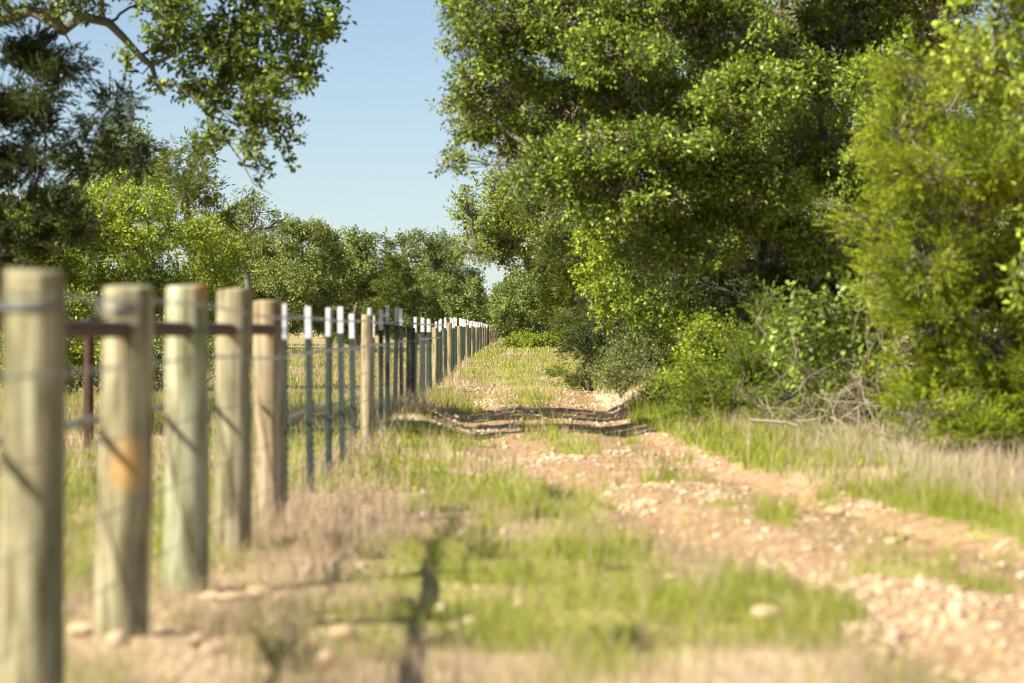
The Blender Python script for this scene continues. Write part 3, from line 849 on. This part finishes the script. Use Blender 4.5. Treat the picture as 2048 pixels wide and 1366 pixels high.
# second oak mass behind, keeps the inside of the thicket dark
mid = [(1130, 60, 110, 90), (1300, 70, 120, 90), (1460, 60, 120, 90), (1620, 70, 120, 90), (1770, 80, 120, 100), (1180, 210, 110, 90), (1620, 190, 120, 100), (1880, 120, 110, 120), (1100, 290, 80, 70, .7), (1250, 330, 140, 110), (1420, 250, 150, 130), (1400, 480, 120, 90), (1560, 480, 120, 110), (1700, 540, 110, 110), (1560, 300, 150, 120), (1750, 350, 120, 140), (1300, 560, 90, 80), (1480, 600, 110, 70)]
make_tree('oak_tree', 'shadowed oak crowding behind the huge moss hung oak', 'tree', (5.2, 56), J(mid, 55, 2, 5), M['oak'], 'oak', (.08, .046), .14, .3, .95, sub=(16, .45), per=8, spray=.25, twigs=.15, seed=12)
r3 = [(985, 425, 62, 50), (975, 490, 52, 38), (1040, 390, 75, 50), (1075, 470, 90, 65), (1150, 420, 90, 75), (1165, 530, 80, 60), (1060, 535, 48, 26, .6), (1000, 528, 32, 14, .5), (1150, 600, 60, 60), (935, 392, 24, 20, .6), (945, 505, 30, 26, .7)]
make_tree('oak_tree', 'yellowish oak past the huge oak, its low limb reaching toward the gap', 'tree', (2.7, 74.5), J(r3, 73, 1.8, 6), M['oak_yellow'], 'oak', (.085, .045), .19, .3, .8, sub=(15, .4), per=9, spray=.24, twigs=.3, moss=.45, seed=13)
make_tree('cedar_tree', 'olive cedar standing in the middle of the yellowish oak', 'tree', (1.75, 69), J([(1090, 430, 55, 50), (1130, 520, 65, 60), (1150, 600, 65, 55), (1180, 660, 70, 50), (1120, 380, 50, 35), (1200, 560, 60, 60)], 69, 1, 7), M['cedar_olive'], 'juniper', (.1, .018), .12, .5, .8, 'bark_cedar', (13, .42), 14, .3, twigs=.2, seed=14)
r4 = [(1060, 600, 65, 50), (1012, 612, 32, 40), (1105, 585, 50, 55), (1090, 645, 60, 40), (1045, 565, 32, 24), (1150, 620, 55, 60), (1020, 650, 30, 28), (1000, 635, 18, 30, .7)]
make_tree('oak_tree', 'rounded grey green oak at the far end of the track, right of the gap', 'tree', (2.6, 208), J(r4, 206, 5, 8), M['oak_far'], 'oak', (.15, .085), .2, .3, 1.0, sub=(18, .36), per=9, spray=.4, twigs=.12, seed=15)
make_tree('bush', 'yellow green bush at the end of the track below the far oak', 'bush', (.55, 186), J([(1035, 684, 26, 15), (1062, 682, 24, 15), (1095, 685, 22, 14), (1018, 690, 12, 9), (1130, 690, 24, 12)], 186, 1, 9), M['bright'], 'oak', (.13, .075), .03, .1, 1.1, sub=(10, .45), per=9, spray=.35, twigs=.1, seed=16, shrub=True)

# --- right: hedge of bushes between the oak and the track
h = [(1215, 465, 58, 50), (1195, 545, 42, 55), (1268, 545, 60, 60), (1235, 620, 45, 45), (1330, 620, 65, 65), (1385, 690, 60, 60), (1320, 715, 55, 50), (1285, 440, 40, 45)]
make_tree('oak_tree', 'sunlit bright green young oak at the track edge under the huge oak', 'tree', (2.5, 59), J(h, 58, 1, 10), M['bush_yellow'], 'oak', (.085, .05), .1, .3, .75, sub=(14, .4), per=9, spray=.25, twigs=.3, seed=17)
make_tree('cedar_bush', 'dark green cedar bush at the foot of the olive cedar', 'bush', (1.75, 66), J([(1185, 640, 48, 50), (1160, 690, 36, 38), (1215, 690, 50, 50), (1165, 725, 30, 30)], 65.5, .6, 11), M['cedar_dark_and_shaded'], 'juniper', (.09, .017), .05, .3, .9, 'bark_cedar', (12, .45), 14, .26, seed=18, shrub=True)
make_tree('cedar_bush', 'low spreading cedar reaching onto the track before the dip', 'bush', (1.45, 68), J([(1135, 752, 26, 13), (1165, 750, 34, 20), (1195, 745, 34, 26), (1115, 748, 14, 8)], 67.5, .4, 12), M['cedar_mid'], 'juniper', (.08, .016), .03, .3, 1.1, 'bark_cedar', (10, .45), 14, .24, seed=19, shrub=True)
make_tree('bush', 'grey green twiggy shrub above the cut bank', 'bush', (2.2, 55), J([(1262, 730, 48, 50), (1300, 700, 50, 60), (1250, 775, 40, 30), (1310, 770, 50, 40), (1215, 740, 30, 35)], 54.5, .6, 13), M['oak_grey'], 'oak', (.055, .02), .02, .3, .9, sub=(12, .5), per=10, spray=.24, twigs=.6, seed=20, shrub=True)
make_tree('bush', 'yellow green leafy bush beside the grey green shrub', 'bush', (2.55, 48), J([(1345, 770, 50, 55), (1400, 740, 55, 60), (1395, 800, 50, 45), (1440, 690, 50, 60), (1325, 810, 30, 30)], 48, .6, 14), M['bush_yellow'], 'oak', (.06, .034), .025, .3, .8, sub=(12, .45), per=9, spray=.2, twigs=.4, seed=21, shrub=True)
make_tree('cedar_bush', 'feathery upright cedar sapling in front of the dark hollow', 'bush', (2.85, 39.5), J([(1530, 600, 28, 34), (1515, 650, 42, 45), (1545, 690, 50, 45), (1500, 710, 45, 45)], 39.5, .35, 15), M['cedar_mid'], 'juniper', (.06, .013), .035, .5, 1.2, 'bark_cedar', (13, .4), 24, .32, seed=22, shrub=True)
make_tree('cedar_bush', 'broad low cedar behind the lush grass strip', 'bush', (2.6, 39), J([(1440, 815, 60, 50), (1495, 790, 65, 60), (1545, 820, 55, 50), (1410, 845, 40, 28), (1560, 760, 45, 45), (1480, 850, 60, 24), (1420, 770, 40, 36)], 38.6, .5, 16), M['cedar_mid'], 'juniper', (.06, .013), .035, .4, 1.2, 'bark_cedar', (13, .4), 24, .32, seed=23, shrub=True)
make_tree('vine_bush', 'glossy leaved vine tangle draped above the brush pile', 'bush', (3.5, 36.5), J([(1625, 690, 70, 45), (1585, 650, 40, 35), (1690, 650, 60, 45), (1710, 590, 50, 35, .8), (1660, 620, 50, 30, .7), (1600, 740, 50, 36, .7), (1690, 720, 60, 40, .6)], 36.5, .4, 17), M['vine'], 'oak', (.085, .055), .012, .3, 1.05, sub=(11, .45), per=6, spray=.25, twigs=.8, seed=24, shrub=True)
make_tree('cedar_bush', 'added dark cedar bush darkening the shaded gap before the huge oak trunk', 'bush', (3.7, 43.6), J([(1540, 520, 70, 60), (1620, 580, 80, 70), (1500, 590, 70, 55), (1580, 660, 90, 60), (1690, 500, 70, 80), (1470, 520, 50, 50), (1700, 640, 80, 70)], 44, .4, 48), M['cedar_dark_and_shaded'], 'juniper', (.095, .019), .06, .4, .7, 'bark_cedar', (12, .45), 14, .28, twigs=.4, seed=48, shrub=True)  # bush added to cover the lit trunk and darken the shaded gap
make_tree('cedar_tree', 'dark cedar standing deep in the shade under the huge oak', 'tree', (4.4, 50.5), J([(1420, 560, 100, 80), (1560, 520, 110, 90), (1680, 600, 110, 90), (1620, 680, 110, 80), (1480, 640, 90, 80), (1780, 640, 110, 110), (1720, 760, 110, 90), (1350, 520, 70, 70), (1800, 480, 90, 110)], 51, 1.5, 18), M['cedar_dark_and_shaded'], 'juniper', (.12, .02), .14, .4, .65, 'bark_cedar', (13, .45), 13, .32, twigs=.3, seed=25)

# --- right: near juniper and the broadleaf sapling at the frame edge
jun = [(1830, 150, 75, 45, .8), (1900, 220, 110, 70), (1800, 265, 62, 50), (1850, 340, 95, 55), (1965, 330, 110, 70), (1765, 447, 72, 32, .8), (1830, 430, 80, 45), (1950, 440, 120, 70), (1850, 525, 110, 48, 1.0), (1970, 560, 120, 70), (1800, 575, 75, 32, .9), (1720, 432, 32, 16, .6),
       (1890, 640, 100, 45, 1.1), (1990, 690, 110, 80), (1880, 740, 70, 55), (1950, 800, 110, 65), (1880, 905, 80, 30), (1990, 925, 90, 30), (2080, 930, 80, 40), (1800, 880, 30, 30, .6), (1850, 830, 62, 45, .8), (1930, 880, 95, 50), (2020, 870, 95, 70), (2090, 300, 110, 160), (2120, 560, 120, 160), (2110, 790, 110, 120), (1810, 700, 40, 30, .6), (1990, 150, 100, 80, .7)]
make_tree('cedar_tree', 'tall yellow green feathery cedar filling the right edge of the view', 'tree', (4.75, 30.4), J(jun, 29.6, .6, 19), M['cedar'], 'juniper', (.05, .0095), .1, .45, 1.15, 'bark_cedar', (20, .29), 34, .27, twigs=.3, moss=.35, seed=26, group=None)
br = [(1985, 45, 85, 70), (1950, 130, 65, 60), (2030, 160, 60, 60), (2080, 60, 80, 90), (2100, 200, 70, 80), (2060, -60, 120, 70), (2040, 545, 34, 60, .7), (2110, 420, 60, 80)]
make_tree('oak_tree', 'soft bright leaved sapling leaning in at the top right corner', 'tree', (5.3, 27.6), J(br, 27.2, .5, 20), M['bright'], 'oak', (.075, .045), .07, .5, .55, sub=(12, .42), per=8, spray=.22, twigs=.3, seed=27)

make_tree('cedar_bush', 'low shaded cedar scrub behind the brush pile', 'bush', (3.75, 37.8), J([(1620, 800, 60, 45), (1700, 810, 60, 45), (1780, 820, 60, 45), (1740, 760, 60, 40), (1830, 800, 50, 50), (1660, 760, 50, 40)], 37.8, .3, 61), M['cedar_mid'], 'juniper', (.075, .016), .02, .4, .8, 'bark_cedar', (12, .42), 15, .24, twigs=.5, seed=61, shrub=True)
def dead_brush():
    d = 34.5
    x0, y0 = 3.75, 34.2
    t = thing('brush_pile', (x0, y0, float(gz(x0, y0))), 'pile of bleached dead branches lying below the vine tangle', 'brush pile')
    rg = np.random.default_rng(5)
    B = np.array([x0, y0, float(gz(x0, y0))])
    def stick(m, a, dirv, L, r, depth):
        n = 7; u = np.linspace(0, 1, n)[:, None]
        bend = norm(rg.normal(size=3)) * L * .22
        P = a + dirv * L * u + np.sin(u * math.pi) * bend + rg.normal(0, .012, (n, 3)) * u
        m.tube(P, np.linspace(r, r * .35, n), 5)
        if depth:
            for _ in range(rg.integers(3, 6)):
                i = rg.integers(1, n)
                stick(m, P[i], norm(dirv + rg.normal(0, .8, 3)), L * rg.uniform(.35, .6), r * .5, depth - 1)
    m = MB()
    for i in range(72):
        px = rg.uniform(1530, 1880); py = rg.uniform(770, 900)
        a = at(px, py, rg.uniform(33.6, 35)) - B
        stick(m, a, norm(np.array([rg.normal(0, 1), rg.normal(-.2, .4), rg.normal(-.05, .55)])), rg.uniform(.3, .8), rg.uniform(.0035, .009), 2)
    m.build('branch', M['dead'], t)
    t2 = thing('dead_branch', (x0 - .2, 33.3, float(gz(x0 - .2, 33.3))), 'long bleached branch slanting out of the brush pile into the dry grass', 'branch')
    B2 = np.array(t2.location)
    m = MB()
    P = np.array([at(1500, 840, 33.4), at(1575, 845, 33.4), at(1640, 868, 33.3), at(1705, 892, 33.2), at(1770, 915, 33.1)]) - B2
    m.tube(P, np.linspace(.016, .009, 5), 7)
    for i in range(1, 5): stick(m, P[i], norm(np.array([rg.normal(0, .6), -.1, .5])), .45, .009, 1)
    m.build('limb', M['dead'], t2)
dead_brush()
# hanging dry vine stems on the juniper
def hang_vines():
    rg = np.random.default_rng(9)
    for (px, py, n, lab) in ((1775, 640, 12, 'curtain of dry brown vine stems hanging left of the feathery cedar'), (1990, 600, 9, 'few dry vine stems trailing through the right edge cedar')):
        d = 31.5; a = at(px, py, d)
        t = thing('dry_vine', (a[0], d, float(gz(a[0], d))), lab, 'vine'); B = np.array(t.location)
        m = MB()
        for _ in range(n):
            P0 = at(px + rg.normal(0, 30), py - rg.uniform(60, 130), d + rg.normal(0, .25))
            L = rg.uniform(.5, 1.2); u = np.linspace(0, 1, 9)[:, None]
            P = P0 - np.array([0, 0, 1]) * L * u + np.cumsum(rg.normal(0, .03, (9, 3)), 0)
            m.tube(P - B, np.linspace(.0045, .0025, 9), 4)
        m.build('stem', M['dead'], t)
hang_vines()

# --- left: overhanging oak limb, its tree standing outside the frame
def limb_extra(root, B):
    SEED = []; ARM = []
    def path(pts, d0, d1, r0, r1):
        n = len(pts); u = np.linspace(0, 1, n)
        P = np.array([at(p[0], p[1], d0 + (d1 - d0) * q) for p, q in zip(pts, u)]) - B
        m = MB(); m.tube(P, np.linspace(r0, r1, n) * .75, 8); ARM.append(m); SEED.extend(list(P)); return P
    P = path([(-260, 120), (-120, 70), (0, 41), (62, 20), (102, 41), (127, 61), (164, 33), (217, 45), (246, 74), (279, 111), (303, 131)], 40.5, 39.5, .13, .05)
    path([(303, 131), (316, 172), (352, 168), (369, 180), (394, 200), (414, 230), (455, 283), (484, 324), (508, 369), (545, 390)], 39.5, 39, .045, .005)
    path([(303, 131), (361, 102), (410, 78), (463, 41), (492, 20), (560, 0)], 39.5, 39.2, .038, .012)
    path([(205, 40), (200, 0), (190, -60)], 40, 40.4, .06, .04)
    path([(394, 200), (440, 190), (490, 170), (545, 150)], 39.3, 39, .02, .006)
    path([(414, 230), (480, 250), (540, 255), (575, 300)], 39.3, 39, .016, .004)
    path([(463, 41), (540, 60), (620, 45), (670, 70)], 39.3, 39, .018, .005)
    path([(300, 131), (285, 148), (275, 143)], 39.5, 39.4, .016, .006)
    path([(127, 61), (140, 85), (142, 100)], 39.9, 39.8, .02, .006)
    return SEED, ARM
ov = [(320, 35, 62, 42), (400, 40, 75, 50), (350, 105, 50, 32, .8), (430, 110, 75, 52), (500, 70, 80, 50), (570, 55, 75, 55), (640, 45, 42, 52), (520, 145, 80, 48), (590, 150, 48, 32), (445, 170, 62, 40), (530, 200, 66, 34), (465, 235, 55, 32), (540, 250, 48, 28), (420, 200, 28, 22, .6), (455, 280, 40, 28), (505, 290, 40, 20), (575, 285, 16, 34, .8), (518, 338, 14, 22, .8), (420, 275, 16, 20, .5), (325, 185, 20, 14, .6), (250, 128, 14, 20, .6), (615, 100, 48, 40), (340, -30, 100, 50), (500, -20, 110, 50), (620, -15, 70, 40),
      (40, 15, 80, 30, .8), (120, 5, 60, 24, .7), (180, 20, 40, 20, .5), (-100, 20, 120, 90), (-260, 0, 160, 120), (-200, 180, 120, 90), (-420, 100, 160, 140), (-60, -110, 160, 70), (150, -120, 150, 60), (-350, -120, 200, 100), (-560, 0, 160, 150), (-520, -220, 200, 120), (-180, -260, 220, 100), ]
def high_crown():
    """broad upper crown of the same oak, above the frame; its shade falls across the track"""
    rg = np.random.default_rng(77); out = []
    for y in (33.4, 34.4, 35.4, 37.6, 41.8, 42.8, 43.8, 44.8, 45.8, 46.6):
        for x in np.arange(-12.0, -5.7 if y < 37 else -5.1, .62):
            if rg.random() < .24: continue
            X = x + rg.normal(0, .15); Z = 8.1 + rg.normal(0, .25) - .1 * abs(x + 9); Y = y + rg.normal(0, .15)
            out.append((VX + X * F / Y, HY - (Z - EYE) * F / Y, .46 * F / Y, .3 * F / Y, 1.25, Y))
    return out
ov = ov + high_crown()
make_tree('oak_tree', 'oak outside the left edge whose leafy limb arches across the sky', 'tree', (-10.2, 42), [(c[0], c[1], c[5] if len(c) > 5 else 39.3 + ((i * 7) % 5 - 2) * .25 + (1.5 if c[0] < 0 else 0), c[2], c[3], c[4] if len(c) > 4 else 1.0) for i, c in enumerate(ov)],
          M['oak_limb'], 'oak', (.082, .048), .3, .5, .56, sub=(14, .25), per=10, spray=.2, twigs=.35, moss=.08, seed=31, extra=limb_extra, leanfork=(.4, -.5, 3.2))
dc = [(60, 105, 85, 50), (110, 110, 55, 35, .7), (30, 180, 80, 60), (80, 190, 62, 40, .8), (140, 150, 30, 30, .6), (20, 270, 90, 70), (100, 300, 55, 50, .6), (60, 350, 90, 45), (230, 215, 32, 34, .8), (205, 235, 36, 30, .7), (255, 205, 20, 14, .6), (165, 275, 50, 34, .7), (235, 310, 45, 24, 1.1), (275, 325, 28, 18, .9), (190, 330, 48, 30, .9), (140, 440, 62, 28, .9), (70, 430, 80, 40, .8), (190, 455, 30, 22, .7), (-80, 150, 110, 120), (-80, 350, 120, 130), (-200, 250, 120, 160), (-100, 540, 140, 120), (120, 500, 50, 30, .5), (10, 500, 70, 40, .7)]
make_tree('cedar_tree', 'dark cedar at the left edge with shadowy sprays poking into the sky', 'tree', (-7.9, 37.5), J(dc, 36.8, .7, 21), M['cedar_dark_and_shaded'], 'juniper', (.06, .015), .05, .5, 1.1, 'bark_cedar', (15, .3), 24, .26, twigs=.3, seed=32)

# --- left: trees beyond the paddock
l3 = [(60, 560, 120, 90), (190, 440, 100, 70), (300, 450, 110, 75), (380, 490, 85, 70), (300, 560, 120, 80), (420, 560, 62, 80), (230, 395, 80, 45), (110, 440, 85, 65), (90, 640, 100, 70), (320, 640, 120, 60), (435, 640, 55, 50), (30, 480, 80, 60), (200, 700, 80, 40), (60, 720, 80, 40), (-80, 560, 120, 120)]
make_tree('oak_tree', 'broad sunlit yellow green tree behind the brace posts', 'tree', (-8.2, 67.5), J(l3, 66, 2, 22), M['bright'], 'oak', (.085, .045), .16, .25, .7, sub=(16, .38), per=9, spray=.25, twigs=.25, seed=33)
make_tree('bush', 'green shrub showing between the two nearest brace posts', 'bush', (-7.6, 60.5), J([(165, 690, 60, 45), (130, 740, 60, 45), (200, 745, 60, 40), (60, 740, 70, 50), (-20, 720, 70, 60)], 60, .6, 71), M['bright'], 'oak', (.085, .045), .03, .2, .8, sub=(13, .4), per=9, spray=.24, twigs=.3, seed=71, shrub=True)
make_tree('bush', 'dim green shrub showing between the orange stained and greenish brace posts', 'bush', (-6.3, 61.5), J([(310, 700, 45, 45), (325, 745, 45, 40), (290, 760, 40, 30), (420, 700, 40, 40), (440, 740, 36, 36)], 61, .6, 72), M['oak_far'], 'oak', (.08, .042), .03, .2, .8, sub=(13, .4), per=9, spray=.24, twigs=.3, seed=72, shrub=True)
make_tree('cedar_tree', 'tall thin cedar rising behind the sunlit yellow green tree', 'tree', (-10.3, 105), J([(370, 300, 34, 18), (395, 318, 32, 22), (352, 325, 36, 18), (405, 350, 34, 24), (340, 355, 34, 22), (380, 350, 30, 20), (415, 385, 28, 26), (370, 385, 40, 26), (310, 345, 30, 30, .7), (420, 435, 34, 40), (360, 430, 60, 50), (385, 285, 20, 10)], 104, 1, 23), M['cedar_olive'], 'juniper', (.13, .03), .16, .7, .85, 'bark_cedar', (14, .4), 13, .4, twigs=.1, seed=34)
make_tree('oak_tree', 'thin topped oak between the dark cedar and the tall cedar', 'tree', (-13.4, 114), J([(225, 285, 40, 34, .7), (265, 300, 44, 40, .8), (240, 350, 60, 40), (290, 360, 50, 40, .7), (190, 360, 50, 50), (255, 262, 22, 16, .6)], 112, 1, 24), M['oak_far'], 'oak', (.11, .06), .18, .5, .8, sub=(15, .4), per=9, spray=.33, twigs=.15, seed=35)
make_tree('oak_tree', 'sparse open oak showing sky through its crown', 'tree', (-11.3, 140), J([(485, 400, 34, 20, .5), (520, 425, 36, 22, .5), (470, 435, 36, 26, .6), (540, 455, 24, 20, .5), (500, 465, 44, 28, .6), (560, 440, 14, 14, .4), (470, 490, 50, 40)], 138, 1, 25), M['oak_grey'], 'oak', (.12, .065), .18, .55, .75, sub=(15, .38), per=9, spray=.35, twigs=.3, seed=36)
make_tree('oak_tree', 'wide grey green oak, left end of the row beyond the paddock', 'tree', (-12.8, 176), J([(540, 510, 50, 42), (600, 485, 52, 38), (560, 580, 80, 60), (640, 555, 75, 55), (600, 640, 90, 45), (520, 640, 65, 45), (450, 520, 48, 60), (460, 600, 60, 60), (630, 470, 26, 24, .8), (575, 465, 18, 14, .7), (400, 620, 60, 60)], 173, 4, 26), M['oak_grey'], 'oak', (.14, .075), .22, .3, 1.25, sub=(20, .34), per=9, spray=.4, twigs=.15, seed=37)
make_tree('oak_tree', 'rounded grey green oak in the row, right of the widest one', 'tree', (-9.0, 190), J([(690, 490, 44, 30), (715, 490, 28, 24, .8), (685, 560, 75, 60), (740, 555, 55, 55), (715, 635, 80, 45), (660, 620, 60, 50), (645, 500, 30, 40)], 188, 4, 27), M['oak_far'], 'oak', (.15, .08), .22, .3, 1.25, sub=(20, .34), per=9, spray=.42, twigs=.15, seed=38)
make_tree('cedar_tree', 'dark pointed cedar standing in the tree row near the fence', 'tree', (-5.4, 180), J([(775, 485, 20, 14, .8), (800, 492, 24, 14), (812, 478, 12, 10, .6), (790, 520, 34, 24), (815, 535, 34, 22), (780, 560, 36, 28), (830, 575, 36, 24), (800, 600, 44, 28), (840, 615, 32, 20), (770, 615, 36, 26), (815, 640, 34, 14, .8)], 178, 1.5, 28), M['cedar_olive'], 'juniper', (.2, .045), .15, .7, .9, 'bark_cedar', (15, .4), 13, .55, twigs=.05, seed=39)
make_tree('oak_tree', 'oak at the right end of the row beside the gap of sky', 'tree', (-4.6, 222), J([(850, 485, 38, 24, .8), (890, 500, 30, 20, .7), (880, 540, 55, 38), (925, 565, 38, 32), (900, 600, 62, 42), (945, 600, 28, 30), (860, 580, 50, 50), (870, 640, 55, 24), (935, 635, 28, 22)], 219, 4, 29), M['oak_far'], 'oak', (.16, .085), .22, .35, 1.2, sub=(20, .34), per=9, spray=.45, twigs=.2, seed=40)
FAR = make_tree('oak_tree', 'distant bluish oak closing the end of the fence line', 'tree', (-3.0, 335), J([(960, 622, 20, 18), (945, 605, 18, 14), (935, 640, 26, 18), (975, 640, 14, 14), (950, 645, 20, 14)], 334, 3, 30), M['oak_far'], 'oak', (.26, .14), .2, .4, .9, sub=(16, .36), per=9, spray=.6, twigs=0, seed=41)

# trees closing the view far behind, copies of one generic oak
g = make_tree('oak_tree', 'distant oak filling the gap behind the right hand thicket', 'tree', (11.0, 118), [(VX + (x + 11.0) * F / 118, HY - (z - EYE) * F / 118, 118 + y, rx * F / 118, rz * F / 118) for x, y, z, rx, rz in
     ((0, 0, 5.2, 2.6, 1.7), (-2.4, .3, 3.9, 2.0, 1.6), (2.5, -.2, 4.0, 2.0, 1.6), (.4, -1.6, 3.4, 2.2, 1.6), (-.6, 1.5, 3.6, 2.2, 1.7), (-1.9, -1.0, 2.0, 1.9, 1.4), (2.1, -.8, 2.0, 1.9, 1.4), (0, -.4, 1.4, 2.3, 1.2), (.6, .2, 6.6, 1.6, 1.0))],
     M['oak_far'], 'oak', (.16, .09), .25, .3, .8, sub=(18, .36), per=9, spray=.45, twigs=.1, seed=50, group='distant background oaks')
bgl = [(7.2, 96, .8, 'distant oak'), (15, 104, 1.1, ''), (20, 128, 1.2, ''), (6.2, 140, .9, ''), (12, 165, 1.1, ''), (5.6, 178, .8, ''), (20, 190, 1.3, ''), (8, 230, 1.0, ''), (16, 250, 1.2, ''), (7, 290, 1.1, ''),
       (-20, 120, .95, ''), (-26, 150, 1.0, ''), (-22, 185, .95, ''), (-30, 210, 1.1, ''), (-18, 235, 1.05, ''), (-12, 250, .95, ''), (-8, 275, .95, ''), (-6.5, 300, .9, ''), (-25, 280, 1.2, ''), (-15, 300, 1.1, ''), (-5, 380, 1.05, ''), (9, 380, 1.1, ''), (-14, 400, 1.1, ''), (3.5, 440, .9, ''), (-1.2, 520, .8, '')]
for i, (x, y, s, _) in enumerate(bgl):
    lab = 'distant oak hidden among others behind the right hand thicket' if x > 0 else 'distant oak in the wood behind the paddock tree row'
    dup(g, (x, y, float(gz(x, y))), i * 1.37, s, lab, 'distant background oaks')
g['label'] = 'distant oak hidden among others behind the right hand thicket'

# overhead line far behind
def power_line():
    for (pa, pb, d, lab) in (((520, 397), (790, 386), 420, 'upper thin pale wire crossing the sky behind the trees'), ((640, 452), (925, 442), 420, 'lower thin pale wire just above the tree row')):
        a, b = at(*pa, d), at(*pb, d)
        u = np.linspace(-6, 7, 40)[:, None]
        m = MB(); m.tube(a + (b - a) * u + np.array([0, 0, .02]) * u ** 2, .009, 5)
        tag(m.build('overhead_wire', M['twhite'], None, True), lab, 'wire', 'overhead wires in the sky')
power_line()

# ---------------------------------------------------------------- light, sky, camera
EL, PHI = math.radians(41.5), math.radians(56)
S = Vector((-math.sin(PHI) * math.cos(EL), -math.cos(PHI) * math.cos(EL), math.sin(EL)))
L = bpy.data.lights.new('sun', 'SUN'); L.energy = 5.0; L.angle = math.radians(.5); L.color = (1, .93, .8)
lo = bpy.data.objects.new('sun', L); COL.objects.link(lo)
lo.rotation_euler = S.to_track_quat('Z', 'Y').to_euler(); lo.location = (-20, -20, 30)

W = bpy.data.worlds.new('World'); SC.world = W; W.use_nodes = True
nt = W.node_tree; nt.nodes.clear()
sky = nt.nodes.new('ShaderNodeTexSky'); sky.sky_type = 'NISHITA'; sky.sun_disc = False
sky.sun_elevation = EL; sky.sun_rotation = math.atan2(S.x, S.y)
sky.air_density = .85; sky.dust_density = .8; sky.ozone_density = 0.0; sky.altitude = 100
bg = nt.nodes.new('ShaderNodeBackground'); bg.inputs[1].default_value = .07
wo = nt.nodes.new('ShaderNodeOutputWorld')
tc = nt.nodes.new('ShaderNodeTexCoord'); mp = nt.nodes.new('ShaderNodeMapping'); mp.inputs['Location'].default_value = (0, 0, .02); mp.inputs['Scale'].default_value = (1, 1, 1.3)
nt.links.new(tc.outputs['Generated'], mp.inputs[0]); nt.links.new(mp.outputs[0], sky.inputs[0])
nt.links.new(sky.outputs[0], bg.inputs[0]); nt.links.new(bg.outputs[0], wo.inputs[0])

cam = bpy.data.cameras.new('camera'); co = bpy.data.objects.new('camera', cam); COL.objects.link(co)
co.location = (0, 0, EYE)
co.rotation_euler = (math.radians(90), 0, 0)
cam.sensor_width = 36; cam.lens = F / 2048 * 36
cam.shift_x = (1024 - VX) / 2048; cam.shift_y = -(683 - HY) / 2048
cam.clip_start = .1; cam.clip_end = 6000
cam.dof.use_dof = True; cam.dof.focus_distance = 130; cam.dof.aperture_fstop = 2.9; cam.dof.aperture_blades = 0
SC.camera = co

SC.render.engine = 'CYCLES'
cy = SC.cycles
cy.use_denoising = True; cy.use_adaptive_sampling = False; cy.filter_width = 1.0
cy.sample_clamp_direct = 12; cy.sample_clamp_indirect = 4
cy.max_bounces = 5; cy.diffuse_bounces = 1; cy.glossy_bounces = 1; cy.transmission_bounces = 2; cy.transparent_max_bounces = 4
cy.caustics_reflective = False; cy.caustics_refractive = False
SC.view_settings.view_transform = 'Standard'; SC.view_settings.look = 'None'
SC.view_settings.exposure = 1.05; SC.view_settings.gamma = 1
